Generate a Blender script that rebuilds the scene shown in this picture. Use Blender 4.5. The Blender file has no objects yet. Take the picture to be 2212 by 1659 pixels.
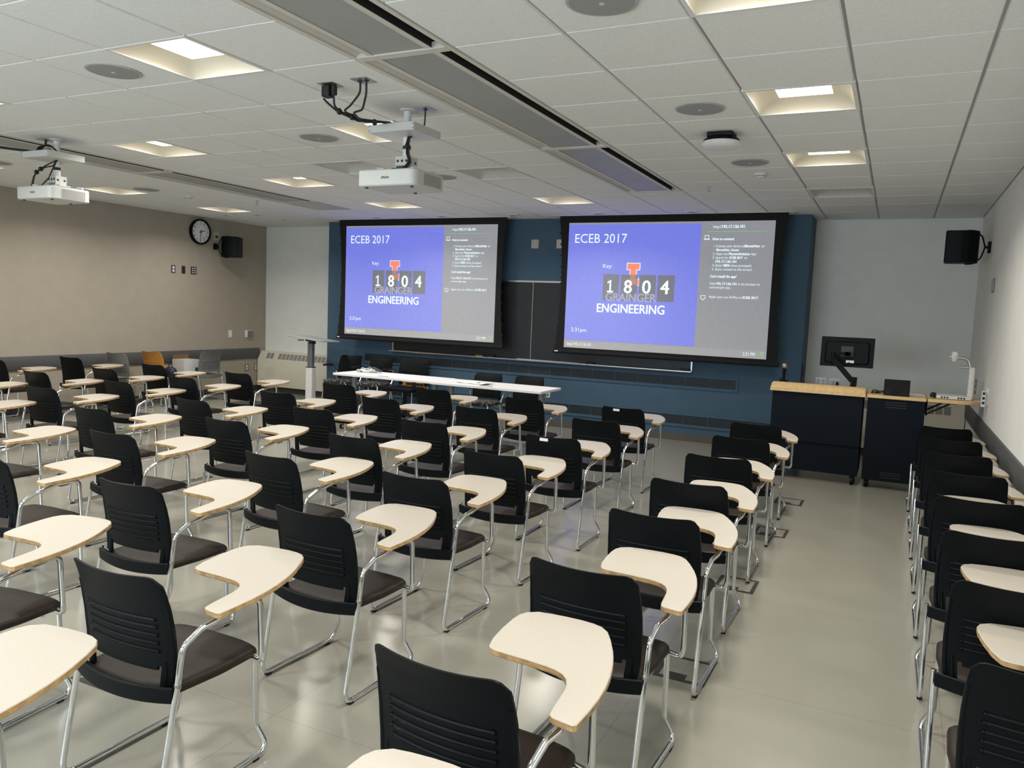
import bpy, bmesh, math, random
from mathutils import Vector, Matrix
PI = math.pi
random.seed(7)
S = bpy.context.scene
COL = S.collection

# ---------------------------------------------------------------- camera
cam_d = bpy.data.cameras.new('camera')
cam = bpy.data.objects.new('camera', cam_d)
COL.objects.link(cam)
right = Vector((0.89629416, 0.44164293, 0.04010373))
down = Vector((0.0779474, -0.06787122, -0.99464451))
fwd = Vector((-0.43655582, 0.89462004, -0.0952575))
rot = Matrix((right, -down, -fwd)).transposed()
cam.matrix_world = Matrix.Translation((-0.3005, -3.535, 1.675)) @ rot.to_4x4()
cam_d.sensor_width = 36.0
cam_d.sensor_fit = 'HORIZONTAL'
cam_d.lens = 36.0 * 1686.1 / 2212.0
cam_d.clip_start = 0.05
cam_d.clip_end = 60
S.camera = cam

# ---------------------------------------------------------------- world, exposure, assumed daylight
w = bpy.data.worlds.new('world')
S.world = w
w.use_nodes = True
w.node_tree.nodes['Background'].inputs[0].default_value = (0.55, 0.62, 0.7, 1)
w.node_tree.nodes['Background'].inputs[1].default_value = 0.15
vs = S.view_settings
vs.view_transform = 'Standard'
vs.look = 'None'
vs.gamma = 1.0
vs.use_curve_mapping = False
vs.exposure = 0.0
LENS_E = 7.5             # glow of the troffer lens
LAMP_W = 26.0            # light thrown down by each troffer
ASSUMED_WINDOW_W = 190.0         # cool light of assumed, unseen windows at the rear wall

def area(name, loc, rot, sx, sy, power, color):
    l = bpy.data.lights.new(name, 'AREA')
    l.shape = 'RECTANGLE'; l.size = sx; l.size_y = sy
    l.energy = power; l.color = color
    o = bpy.data.objects.new(name, l)
    o.location = loc; o.rotation_euler = rot
    COL.objects.link(o)
    return o
# cool light before the solid rear wall, standing in for assumed unseen windows
area('assumed_window_daylight', (-4.2, -5.33, 1.75), (PI / 2, 0, 0), 5.6, 1.5, ASSUMED_WINDOW_W, (0.74, 0.87, 1.0))

# ---------------------------------------------------------------- materials
def mat(name, color, rough=0.6, metal=0.0, nscale=40.0, namt=0.06, bump=0.0, bscale=None, emit=None, estr=0.0, spec=0.5, color2=None, coat=0.0):
    m = bpy.data.materials.new(name)
    m.use_nodes = True
    nt = m.node_tree
    b = nt.nodes['Principled BSDF']
    b.inputs['Roughness'].default_value = rough
    b.inputs['Metallic'].default_value = metal
    b.inputs['Specular IOR Level'].default_value = spec
    if coat:
        b.inputs['Coat Weight'].default_value = coat
        b.inputs['Coat Roughness'].default_value = 0.15
    tc = nt.nodes.new('ShaderNodeTexCoord')
    nz = nt.nodes.new('ShaderNodeTexNoise')
    nz.inputs['Scale'].default_value = nscale
    nz.inputs['Detail'].default_value = 3.0
    nt.links.new(tc.outputs['Object'], nz.inputs['Vector'])
    rp = nt.nodes.new('ShaderNodeValToRGB')
    c2 = color2 or tuple(min(1.0, c * (1 + namt)) for c in color)
    c1 = color if color2 else tuple(c * (1 - namt) for c in color)
    rp.color_ramp.interpolation = 'EASE'
    rp.color_ramp.elements[0].position = 0.30
    rp.color_ramp.elements[1].position = 0.72
    rp.color_ramp.elements[0].color = (*c1, 1)
    rp.color_ramp.elements[1].color = (*c2, 1)
    nt.links.new(nz.outputs['Fac'], rp.inputs['Fac'])
    nt.links.new(rp.outputs['Color'], b.inputs['Base Color'])
    if bump:
        n2 = nt.nodes.new('ShaderNodeTexNoise')
        n2.inputs['Scale'].default_value = bscale or nscale * 4
        nt.links.new(tc.outputs['Object'], n2.inputs['Vector'])
        bp = nt.nodes.new('ShaderNodeBump')
        bp.inputs['Strength'].default_value = bump
        bp.inputs['Distance'].default_value = 0.002
        nt.links.new(n2.outputs['Fac'], bp.inputs['Height'])
        nt.links.new(bp.outputs['Normal'], b.inputs['Normal'])
    if emit:
        b.inputs['Emission Color'].default_value = (*emit, 1)
        b.inputs['Emission Strength'].default_value = estr
    return m

def floor_material():
    m = mat('floor_vct', (0.275, 0.266, 0.222), 0.22, nscale=0.35, namt=0.015)
    nt = m.node_tree; b = nt.nodes['Principled BSDF']
    tc = nt.nodes.new('ShaderNodeTexCoord')
    # fine terrazzo-like flecks
    vo = nt.nodes.new('ShaderNodeTexNoise'); vo.inputs['Scale'].default_value = 160; vo.inputs['Detail'].default_value = 2
    nt.links.new(tc.outputs['Object'], vo.inputs['Vector'])
    r = nt.nodes.new('ShaderNodeValToRGB')
    e = r.color_ramp.elements
    e[0].position = 0.25; e[0].color = (0.72, 0.72, 0.71, 1)
    e[1].position = 0.38; e[1].color = (1, 1, 1, 1)
    e2 = r.color_ramp.elements.new(0.66); e2.color = (1, 1, 1, 1)
    e3 = r.color_ramp.elements.new(0.75); e3.color = (1.28, 1.27, 1.24, 1)
    nt.links.new(vo.outputs['Fac'], r.inputs['Fac'])
    # sheet seams
    br = nt.nodes.new('ShaderNodeTexBrick')
    br.offset = 0.0
    br.inputs['Scale'].default_value = 1.0
    br.inputs['Brick Width'].default_value = 1.22
    br.inputs['Row Height'].default_value = 1.22
    br.inputs['Mortar Size'].default_value = 0.0022
    br.inputs['Color1'].default_value = (1, 1, 1, 1); br.inputs['Color2'].default_value = (0.985, 0.985, 0.985, 1)
    br.inputs['Mortar'].default_value = (0.80, 0.80, 0.80, 1)
    nt.links.new(tc.outputs['Object'], br.inputs['Vector'])
    base = [l for l in nt.links if l.to_socket == b.inputs['Base Color']][0].from_socket
    m1 = nt.nodes.new('ShaderNodeMix'); m1.data_type = 'RGBA'; m1.blend_type = 'MULTIPLY'; m1.inputs[0].default_value = 1
    m2 = nt.nodes.new('ShaderNodeMix'); m2.data_type = 'RGBA'; m2.blend_type = 'MULTIPLY'; m2.inputs[0].default_value = 1
    nt.links.new(base, m1.inputs[6]); nt.links.new(r.outputs['Color'], m1.inputs[7])
    nt.links.new(m1.outputs[2], m2.inputs[6]); nt.links.new(br.outputs['Color'], m2.inputs[7])
    nt.links.new(m2.outputs[2], b.inputs['Base Color'])
    # gentle waviness of the polish
    n3 = nt.nodes.new('ShaderNodeTexNoise'); n3.inputs['Scale'].default_value = 3.0; n3.inputs['Detail'].default_value = 1
    nt.links.new(tc.outputs['Object'], n3.inputs['Vector'])
    mr = nt.nodes.new('ShaderNodeMapRange'); mr.inputs['To Min'].default_value = 0.20; mr.inputs['To Max'].default_value = 0.225
    nt.links.new(n3.outputs['Fac'], mr.inputs['Value']); nt.links.new(mr.outputs[0], b.inputs['Roughness'])
    return m

def perforated_material():
    m = mat('perforated_steel', (0.36, 0.37, 0.36), 0.5, 0.2, nscale=3, namt=0.04)
    nt = m.node_tree; b = nt.nodes['Principled BSDF']
    tc = nt.nodes.new('ShaderNodeTexCoord')
    mp = nt.nodes.new('ShaderNodeMapping'); mp.inputs['Rotation'].default_value = (0, 0, PI / 4)
    nt.links.new(tc.outputs['Object'], mp.inputs['Vector'])
    vo = nt.nodes.new('ShaderNodeTexVoronoi'); vo.inputs['Scale'].default_value = 160; vo.inputs['Randomness'].default_value = 0.0
    nt.links.new(mp.outputs[0], vo.inputs['Vector'])
    r = nt.nodes.new('ShaderNodeValToRGB')
    r.color_ramp.elements[0].position = 0.30; r.color_ramp.elements[0].color = (0.30, 0.30, 0.30, 1)
    r.color_ramp.elements[1].position = 0.36; r.color_ramp.elements[1].color = (1, 1, 1, 1)
    nt.links.new(vo.outputs['Distance'], r.inputs['Fac'])
    base = [l for l in nt.links if l.to_socket == b.inputs['Base Color']][0].from_socket
    mx = nt.nodes.new('ShaderNodeMix'); mx.data_type = 'RGBA'; mx.blend_type = 'MULTIPLY'; mx.inputs[0].default_value = 1
    nt.links.new(base, mx.inputs[6]); nt.links.new(r.outputs['Color'], mx.inputs[7]); nt.links.new(mx.outputs[2], b.inputs['Base Color'])
    return m

def pattern_fabric():
    m = mat('patterned_fabric', (0.02, 0.02, 0.022), 0.9)
    nt = m.node_tree; b = nt.nodes['Principled BSDF']
    tc = nt.nodes.new('ShaderNodeTexCoord')
    vo = nt.nodes.new('ShaderNodeTexVoronoi'); vo.inputs['Scale'].default_value = 32
    nt.links.new(tc.outputs['Object'], vo.inputs['Vector'])
    r = nt.nodes.new('ShaderNodeValToRGB')
    r.color_ramp.elements[0].position = 0.3; r.color_ramp.elements[0].color = (0.22, 0.20, 0.17, 1)
    r.color_ramp.elements[1].position = 0.48; r.color_ramp.elements[1].color = (0.018, 0.018, 0.02, 1)
    nt.links.new(vo.outputs['Distance'], r.inputs['Fac']); nt.links.new(r.outputs['Color'], b.inputs['Base Color'])
    return m

M = {}
M['floor'] = floor_material()
M['tile'] = mat('ceiling_tile', (0.76, 0.775, 0.765), 0.95, nscale=60, namt=0.03, bump=0.25, bscale=350)
M['tbar'] = mat('ceiling_grid_steel', (0.33, 0.33, 0.325), 0.5, nscale=6)
M['wall_light'] = mat('paint_pale_grey', (0.78, 0.795, 0.765), 0.85, nscale=5, namt=0.02, bump=0.15, bscale=300)
M['wall_right'] = mat('paint_off_white', (0.80, 0.785, 0.735), 0.85, nscale=5, namt=0.02, bump=0.15, bscale=300)
M['wall_taupe'] = mat('paint_taupe', (0.365, 0.322, 0.260), 0.85, nscale=5, namt=0.025, bump=0.15, bscale=300)
M['wall_blue'] = mat('paint_blue', (0.048, 0.100, 0.158), 0.75, nscale=5, namt=0.03, bump=0.15, bscale=300)
M['vinyl_base'] = mat('vinyl_base', (0.045, 0.043, 0.042), 0.5)
M['vinyl_base_grey'] = mat('vinyl_base_grey', (0.09, 0.082, 0.075), 0.55)
M['rail'] = mat('grey_vinyl_rail', (0.085, 0.085, 0.086), 0.6, nscale=12, spec=0.3)
M['black_plastic'] = mat('black_plastic', (0.0016, 0.0030, 0.0042), 0.48, spec=0.16, nscale=120, namt=0.1, bump=0.2, bscale=500)
M['black_matte'] = mat('black_matte', (0.006, 0.006, 0.007), 0.8)
M['seat_vinyl'] = mat('brown_vinyl', (0.020, 0.0148, 0.0110), 0.5, spec=0.22, nscale=30, namt=0.1, bump=0.15, bscale=260)
M['chrome'] = mat('chrome', (0.78, 0.80, 0.82), 0.07, 1.0, nscale=8, namt=0.03)
M['alu'] = mat('aluminium', (0.62, 0.62, 0.61), 0.35, 1.0, nscale=20)
M['alu_leg'] = mat('grey_painted_steel', (0.22, 0.23, 0.235), 0.45, 0.3, nscale=20)
M['laminate'] = mat('cream_laminate', (0.455, 0.415, 0.355), 0.42, nscale=220, namt=0.035)
M['ply'] = mat('ply_edge', (0.42, 0.27, 0.12), 0.6, nscale=30, namt=0.25)
M['plate'] = mat('cast_bracket_grey', (0.30, 0.30, 0.29), 0.45, 0.5, nscale=25)
M['white_lam'] = mat('white_laminate', (0.84, 0.82, 0.82), 0.35, nscale=150, namt=0.02)
M['white_paint'] = mat('white_powder_coat', (0.72, 0.72, 0.70), 0.45, nscale=30, namt=0.02)
M['reflector'] = mat('lit_reflector', (0.80, 0.735, 0.60), 0.6, nscale=6, namt=0.01)  # lit copy of the reflector, warm lamp glow put into the colour
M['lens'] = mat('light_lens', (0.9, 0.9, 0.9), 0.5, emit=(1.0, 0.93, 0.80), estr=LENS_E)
M['lens_off'] = mat('light_lens_unlit', (0.46, 0.46, 0.44), 0.5)  # unlit lens, shade put into the grey; a blank panel shares it
M['off_reflector'] = mat('unlit_reflector', (0.56, 0.56, 0.53), 0.6)  # same reflector without lamp glow, its shade put into the greyer colour
M['perf'] = perforated_material()
M['beam_cream'] = mat('beam_flange', (0.60, 0.58, 0.53), 0.55, nscale=5, namt=0.02)
M['duct_black'] = mat('duct_black', (0.008, 0.008, 0.008), 0.8)
M['coil'] = mat('coil_fins', (0.10, 0.10, 0.095), 0.6)
M['speaker_grey'] = mat('speaker_grille', (0.30, 0.305, 0.31), 0.7, nscale=300, namt=0.15)
M['speaker_rim'] = mat('speaker_rim', (0.42, 0.425, 0.425), 0.6)
M['proj_white'] = mat('projector_white', (0.56, 0.565, 0.54), 0.4, nscale=30, namt=0.015)
M['proj_vent'] = mat('projector_vent', (0.16, 0.155, 0.145), 0.7)
M['cable'] = mat('black_cable', (0.008, 0.008, 0.009), 0.5)
M['steel'] = mat('brushed_steel', (0.45, 0.44, 0.42), 0.35, 1.0, nscale=60)
M['board'] = mat('black_chalkboard', (0.010, 0.012, 0.016), 0.45, nscale=6, namt=0.2)
M['vent_dark'] = mat('vent_mesh', (0.018, 0.030, 0.040), 0.6, nscale=200, namt=0.3)
M['screen_black'] = mat('black_screen_cloth', (0.004, 0.004, 0.005), 0.85)
M['screen_white'] = mat('screen_cloth_white', (0.62, 0.62, 0.62), 0.9)
M['navy_panel'] = mat('navy_laminate', (0.0022, 0.0055, 0.0105), 0.6, spec=0.15, nscale=90, namt=0.1)
M['maple'] = mat('maple_laminate', (0.72, 0.495, 0.235), 0.4, nscale=26, namt=0.08)
M['radiator'] = mat('radiator_enamel', (0.64, 0.615, 0.50), 0.5, nscale=10, namt=0.02)
M['radiator_slot'] = mat('radiator_slot', (0.24, 0.235, 0.215), 0.7)
M['orange'] = mat('orange_plastic', (0.46, 0.20, 0.035), 0.5, nscale=60, bump=0.1, bscale=400)
M['grey_plastic'] = mat('grey_plastic', (0.15, 0.147, 0.143), 0.5, nscale=60, bump=0.1, bscale=400)
M['blue_vinyl'] = mat('dark_blue_vinyl', (0.012, 0.015, 0.036), 0.6)
M['pattern'] = pattern_fabric()
M['carton'] = mat('white_carton', (0.62, 0.60, 0.57), 0.8)
M['kraft'] = mat('kraft_card', (0.26, 0.15, 0.07), 0.85)
M['green'] = mat('green_print', (0.01, 0.11, 0.03), 0.6)
M['paper'] = mat('paper', (0.78, 0.77, 0.75), 0.8)
M['dial'] = mat('clock_dial', (0.86, 0.87, 0.86), 0.5)
M['ink'] = mat('printed_black', (0.012, 0.012, 0.013), 0.6)
M['yellow'] = mat('yellow_plastic', (0.50, 0.33, 0.05), 0.6)
M['ivory'] = mat('ivory_plate', (0.50, 0.46, 0.33), 0.5)
M['white_plastic'] = mat('white_plastic', (0.70, 0.70, 0.68), 0.4)
M['outlet_grey'] = mat('outlet_grey', (0.17, 0.165, 0.155), 0.5)
M['dark_gray'] = mat('dark_grey_plastic', (0.04, 0.042, 0.046), 0.55)
M['floorbox'] = mat('floor_box_trim', (0.034, 0.031, 0.028), 0.5)
M['mic_mesh'] = mat('mic_mesh', (0.42, 0.40, 0.37), 0.35, 0.8, nscale=400, namt=0.3)
M['glass'] = mat('assumed_window_glass', (0.6, 0.7, 0.8), 0.1)

# ---------------------------------------------------------------- mesh builder
class MB:
    def __init__(s):
        s.v = []; s.f = []; s.m = []; s.sm = []
    def face(s, idx, mi=0, smooth=False):
        s.f.append(tuple(idx)); s.m.append(mi); s.sm.append(smooth)
    def box(s, x0, x1, y0, y1, z0, z1, mi=0, mtx=None):
        n = len(s.v)
        P = [(x0, y0, z0), (x1, y0, z0), (x1, y1, z0), (x0, y1, z0), (x0, y0, z1), (x1, y0, z1), (x1, y1, z1), (x0, y1, z1)]
        if mtx is not None: P = [tuple(mtx @ Vector(p)) for p in P]
        s.v += P
        for q in ((0, 3, 2, 1), (4, 5, 6, 7), (0, 1, 5, 4), (1, 2, 6, 5), (2, 3, 7, 6), (3, 0, 4, 7)):
            s.face([n + i for i in q], mi)
        return s
    def quad(s, a, b, c, d, mi=0):
        n = len(s.v); s.v += [tuple(a), tuple(b), tuple(c), tuple(d)]; s.face((n, n + 1, n + 2, n + 3), mi); return s
    def rings(s, rings, mi=0, cap0=True, cap1=True, smooth=True, closed=True, mis=None):
        k = len(rings[0]); base = len(s.v)
        for r in rings: s.v += [tuple(p) for p in r]
        for i in range(len(rings) - 1):
            m_ = mis[i] if mis else mi
            for j in range(k if closed else k - 1):
                a = base + i * k + j; b = base + i * k + (j + 1) % k
                s.face((a, b, b + k, a + k), m_, smooth)
        if cap0: s.face([base + j for j in reversed(range(k))], mis[0] if mis else mi, False)
        if cap1: s.face([base + (len(rings) - 1) * k + j for j in range(k)], mis[-1] if mis else mi, False)
        return s
    def prism(s, poly, z0, z1, mi=0, mi_top=None, bevel=0.0, mtx=None):
        def P(pl, z): return [mtx @ Vector((x, y, z)) if mtx is not None else (x, y, z) for x, y in pl]
        mt = mi if mi_top is None else mi_top
        if bevel:
            ins = inset(poly, bevel)
            R = [P(ins, z0), P(poly, z0 + bevel), P(poly, z1 - bevel), P(ins, z1)]
            s.rings(R, mis=[mi, mi, mt], smooth=True)
        else:
            R = [P(poly, z0), P(poly, z1)]
            n = len(s.f); s.rings(R, mi=mi, smooth=True); s.m[-1] = mt
        return s
    def tube(s, pts, r, mi=0, seg=10, fillet=0.0, caps=True, fs=5):
        pts = [Vector(p) for p in pts]
        if fillet: pts = fillet_path(pts, fillet, fs)
        T = []
        for i in range(len(pts)):
            a = pts[max(0, i - 1)]; b = pts[min(len(pts) - 1, i + 1)]
            T.append((b - a).normalized())
        up = Vector((0, 0, 1)) if abs(T[0].z) < 0.9 else Vector((1, 0, 0))
        N = (up - T[0] * up.dot(T[0])).normalized()
        R = []
        for i, p in enumerate(pts):
            N = (N - T[i] * N.dot(T[i])).normalized()
            B = T[i].cross(N)
            rr = r[i] if isinstance(r, (list, tuple)) else r
            R.append([p + N * (rr * math.cos(2 * PI * j / seg)) + B * (rr * math.sin(2 * PI * j / seg)) for j in range(seg)])
        return s.rings(R, mi, caps, caps)
    def cyl(s, c, r, h, mi=0, seg=24, r2=None, axis='z'):
        r2 = r if r2 is None else r2
        c = Vector(c)
        ax = {'z': (Vector((1, 0, 0)), Vector((0, 1, 0)), Vector((0, 0, 1))), 'x': (Vector((0, 1, 0)), Vector((0, 0, 1)), Vector((1, 0, 0))), 'y': (Vector((0, 0, 1)), Vector((1, 0, 0)), Vector((0, 1, 0)))}[axis]
        R = []
        for q, rr in ((0, r), (h, r2)):
            R.append([c + ax[2] * q + ax[0] * (rr * math.cos(2 * PI * j / seg)) + ax[1] * (rr * math.sin(2 * PI * j / seg)) for j in range(seg)])
        return s.rings(R, mi)
    def lathe(s, c, prof, mi=0, seg=24, axis='z', cap0=True, cap1=True):
        c = Vector(c)
        ax = {'z': (Vector((1, 0, 0)), Vector((0, 1, 0)), Vector((0, 0, 1))), 'x': (Vector((0, 1, 0)), Vector((0, 0, 1)), Vector((1, 0, 0))), 'y': (Vector((0, 0, 1)), Vector((1, 0, 0)), Vector((0, 1, 0)))}[axis]
        R = [[c + ax[2] * q + ax[0] * (rr * math.cos(2 * PI * j / seg)) + ax[1] * (rr * math.sin(2 * PI * j / seg)) for j in range(seg)] for rr, q in prof]
        return s.rings(R, mi, cap0, cap1)
    def build(s, name, mats, parent=None, loc=None, rotz=0.0):
        me = bpy.data.meshes.new(name)
        me.from_pydata([tuple(p) for p in s.v], [], s.f)
        if not isinstance(mats, (list, tuple)): mats = [mats]
        for m in mats: me.materials.append(M[m] if isinstance(m, str) else m)
        me.polygons.foreach_set('material_index', s.m)
        me.polygons.foreach_set('use_smooth', s.sm)
        me.update()
        bm = bmesh.new(); bm.from_mesh(me)
        bmesh.ops.recalc_face_normals(bm, faces=bm.faces)
        bm.to_mesh(me); bm.free()
        try: me.set_sharp_from_angle(angle=math.radians(38))
        except Exception: pass
        o = bpy.data.objects.new(name, me)
        COL.objects.link(o)
        if parent: o.parent = parent
        if loc: o.location = loc
        o.rotation_euler = (0, 0, rotz)
        return o

def inset(poly, d):
    n = len(poly); out = []
    area2 = sum(poly[i][0] * poly[(i + 1) % n][1] - poly[(i + 1) % n][0] * poly[i][1] for i in range(n))
    sg = 1 if area2 > 0 else -1
    for i in range(n):
        p0 = Vector(poly[i - 1]); p1 = Vector(poly[i]); p2 = Vector(poly[(i + 1) % n])
        e1 = (p1 - p0).normalized(); e2 = (p2 - p1).normalized()
        n1 = Vector((-e1.y, e1.x)) * sg; n2 = Vector((-e2.y, e2.x)) * sg
        nn = n1 + n2
        L = nn.length
        if L < 1e-6: nn = n1; k = d
        else:
            nn /= L; k = d / max(0.35, nn.dot(n1))
        out.append((p1.x + nn.x * k, p1.y + nn.y * k))
    return out

def rpoly(pts, seg=6):
    """rounded polygon, pts = (x, y, radius)"""
    out = []; n = len(pts)
    for i in range(n):
        p0 = Vector(pts[i - 1][:2]); p1 = Vector(pts[i][:2]); p2 = Vector(pts[(i + 1) % n][:2]); r = pts[i][2]
        if r <= 0: out.append(tuple(p1)); continue
        a = (p0 - p1); b = (p2 - p1); la = a.length; lb = b.length; a /= la; b /= lb
        ang = a.angle(b); t = min(r / math.tan(ang / 2), la * 0.49, lb * 0.49)
        A = p1 + a * t; B = p1 + b * t
        for k in range(seg + 1):
            u = k / seg
            q = A * (1 - u) ** 2 + p1 * (2 * u * (1 - u)) + B * u * u
            out.append(tuple(q))
    return out

def fillet_path(pts, r, seg=5):
    out = [pts[0]]
    for i in range(1, len(pts) - 1):
        p0, p1, p2 = pts[i - 1], pts[i], pts[i + 1]
        a = p0 - p1; b = p2 - p1; la = a.length; lb = b.length
        if la < 1e-6 or lb < 1e-6: continue
        a /= la; b /= lb
        ang = a.angle(b)
        if ang > PI - 0.02: out.append(p1); continue
        t = min(r / math.tan(ang / 2), la * 0.48, lb * 0.48)
        A = p1 + a * t; B = p1 + b * t
        for k in range(seg + 1):
            u = k / seg
            out.append(A * (1 - u) ** 2 + p1 * (2 * u * (1 - u)) + B * u * u)
    out.append(pts[-1])
    return out

def tag(o, label, cat, group=None):
    o['label'] = label; o['category'] = cat
    if group: o['group'] = group
    return o
def thing(name, label, cat, loc=(0, 0, 0), rotz=0.0, group=None):
    o = bpy.data.objects.new(name, None)
    o.empty_display_size = 0.1
    COL.objects.link(o)
    o.location = loc; o.rotation_euler = (0, 0, rotz)
    return tag(o, label, cat, group)
def structure(name, mb, mats):
    o = mb.build(name, mats); o['kind'] = 'structure'; return o
KIDS = {}
def kids(o):
    return [c for c in COL.objects if c.parent == o]
def dup(o, loc, rotz, label, group=None):
    r = o.copy(); COL.objects.link(r); r.location = loc; r.rotation_euler = (0, 0, rotz)
    r['label'] = label
    if group: r['group'] = group
    for ch in kids(o):
        c = ch.copy(); COL.objects.link(c); c.parent = r
        for g in kids(ch):
            d = g.copy(); COL.objects.link(d); d.parent = c
    return r
def ordinal(n):
    return ['', 'first', 'second', 'third', 'fourth', 'fifth', 'sixth', 'seventh', 'eighth', 'ninth', 'tenth'][n]

def text_mesh(body, bold=False, depth=0.0):
    cu = bpy.data.curves.new('lettering', 'FONT')
    cu.body = body; cu.size = 1.0; cu.resolution_u = 3
    cu.extrude = depth
    o = bpy.data.objects.new('lettering_source', cu)
    COL.objects.link(o)
    dg = bpy.context.evaluated_depsgraph_get()
    me = bpy.data.meshes.new_from_object(o.evaluated_get(dg))
    bpy.data.objects.remove(o); bpy.data.curves.remove(cu)
    return me
_cap = {}
def lettering(name, body, width, cap, mtx, material, parent=None, bold=False):
    """text with its left baseline at the origin of mtx, fitted to width and capital height"""
    if bold not in _cap:
        h = text_mesh('H', bold); ys = [v.co.y for v in h.vertices]; _cap[bold] = (max(ys) - min(ys), min(ys))
    me = text_mesh(body, bold)
    if bold:
        vv = [tuple(v.co) for v in me.vertices]; ff = [tuple(p.vertices) for p in me.polygons]
        me = bpy.data.meshes.new(name); V = []; F = []
        for k, (dx, dy) in enumerate(((-.022, 0), (.022, 0), (0, .010), (0, -.010))):
            F += [tuple(i + len(V) for i in f) for f in ff]; V += [(x + dx, y + dy, z) for x, y, z in vv]
        me.from_pydata(V, [], F); me.update()
    xs = [v.co.x for v in me.vertices]
    x0, x1 = min(xs), max(xs)
    sx = width / (x1 - x0); sy = cap / _cap[bold][0]
    for v in me.vertices:
        p = mtx @ Vector(((v.co.x - x0) * sx, (v.co.y - _cap[bold][1]) * sy, 0))
        v.co = p
    me.materials.clear(); me.materials.append(M[material] if isinstance(material, str) else material)
    me.name = name
    o = bpy.data.objects.new(name, me); COL.objects.link(o)
    if parent: o.parent = parent
    return o
def frame_mtx(origin, xdir, ydir):
    x = Vector(xdir); y = Vector(ydir); z = x.cross(y)
    m = Matrix((x, y, z)).transposed().to_4x4()
    return Matrix.Translation(origin) @ m

# ================================================================ THE ROOM
T = 0.6096
XL, XR, YB, YF, HC = -10.78, 0.525, -5.4, 7.45, 2.988
YW = 6.87                       # face of the blue chase wall
structure('floor', MB().box(XL - .1, XR + .1, YB - .1, YF + .1, -0.1, 0.0), 'floor')
structure('wall_left', MB().box(XL - .12, XL, YB - .1, YF + .12, 0, 3.25), 'wall_taupe')
structure('wall_right', MB().box(XR, XR + .12, YB - .1, YF + .12, 0, 3.25), 'wall_right')
structure('wall_front', MB().box(XL, XR, YF, YF + .12, 0, 3.25), 'wall_light')
structure('wall_back', MB().box(XL, XR, YB - .12, YB, 0, 3.25), 'wall_light')
structure('wall_center', MB().box(-8.86, -1.345, YW, YF - 0.002, 0, HC + 0.02), 'wall_blue')
wf = MB()
for x0, x1 in ((-7.1, -4.2), (-4.2, -1.3)):
    for a, b, c, d in ((x0, x0 + .06, 0.95, 2.55), (x1 - .06, x1, 0.95, 2.55), (x0, x1, 0.95, 1.01), (x0, x1, 2.49, 2.55)):
        wf.box(a, b, YB, YB + .05, c, d)
structure('assumed_window_1', wf, 'alu')  # frames of the assumed windows, unseen, set against a solid wall
structure('assumed_window_2', MB().box(-7.04, -1.36, YB, YB + .01, 1.01, 2.49), 'glass')  # opaque pane of the assumed, unseen windows

# fixtures that replace a ceiling tile, by grid cell (i, j)
LIT = [(-2, -1), (-2, 2), (-2, 5), (-7, -1), (-7, 2), (-7, 8), (-11, -1), (-11, 2), (-11, 5), (-11, 8), (-16, -1), (-16, 2), (-16, 5), (-16, 8),  # the two left lamps of the nearest row are unseen, added for light
       (-2, -4), (-7, -4), (-11, -4), (-16, -4), (-2, -7), (-7, -7), (-11, -7)]  # unseen rear rows, added for the light they give
UNLIT = [(-2, 8), (-7, 5), (-9, 4)]
HOLE = set(LIT) | set(UNLIT)
BEAM_I = (-5, -13)
beam_cells = {(-5, j) for j in range(-9, 8)} | {(-13, j) for j in range(-9, 8)}
HOLE |= beam_cells
# ceiling: grid plane with tegular tiles that hang a few millimetres below it
c = MB()
ZG = HC + 0.012
i0, i1 = math.floor(XL / T), math.ceil(XR / T)
j0, j1 = math.floor(YB / T), math.ceil(YF / T)
for i in range(i0, i1):
    for j in range(j0, j1):
        if (i, j) in HOLE: continue
        xa, xb = max(i * T, XL), min((i + 1) * T, XR)
        ya, yb = max(j * T, YB), min((j + 1) * T, YF)
        if xb - xa < 0.03 or yb - ya < 0.03: continue
        c.box(xa, xb, ya, yb, ZG, ZG + 0.02, 1)
        gx, gy = 0.013, 0.0085
        e = 0.006
        A = [(xa + gx - e, ya + gy - e), (xb - gx + e, ya + gy - e), (xb - gx + e, yb - gy + e), (xa + gx - e, yb - gy + e)]
        B = [(xa + gx, ya + gy), (xb - gx, ya + gy), (xb - gx, yb - gy), (xa + gx, yb - gy)]
        n = len(c.v)
        c.v += [(x, y, ZG) for x, y in A] + [(x, y, HC) for x, y in B]
        for k in range(4): c.face((n + k, n + (k + 1) % 4, n + 4 + (k + 1) % 4, n + 4 + k), 0)
        c.face((n + 4, n + 5, n + 6, n + 7), 0)
structure('ceiling', c, ['tile', 'tbar'])
structure('trim_1', MB().box(XL, XR, YB, YF, 3.24, 3.25), 'tile')      # slab above the suspended ceiling

# baseboards, rails
structure('baseboard_left', MB().box(XL, XL + .012, YB, YF, 0, 0.105), 'vinyl_base')
structure('baseboard_right', MB().box(XR - .010, XR, YB, YF, 0, 0.105), 'vinyl_base')
structure('baseboard_front', MB().box(-8.86, -1.333, YW - .012, YW, 0, 0.10).box(-1.345, -1.333, YW, YF, 0, 0.10), 'vinyl_base_grey')
def rail(name, x0, x1, y0, y1, z0, z1):
    b = MB()
    s_ = 1 if x1 > x0 else -1
    prof = [(x0, z0), (x1 - s_ * .006, z0), (x1, z0 + .012), (x1, z1 - .012), (x1 - s_ * .006, z1), (x0, z1)]
    b.rings([[(x, y0, z) for x, z in prof], [(x, y1, z) for x, z in prof]], smooth=False)
    return structure(name, b, 'rail')
rail('trim_2', XL, XL + .024, YB, 7.28, 0.598, 0.785)
rail('trim_3', XR, XR - .022, YB, 7.2, 0.597, 0.775)

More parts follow.
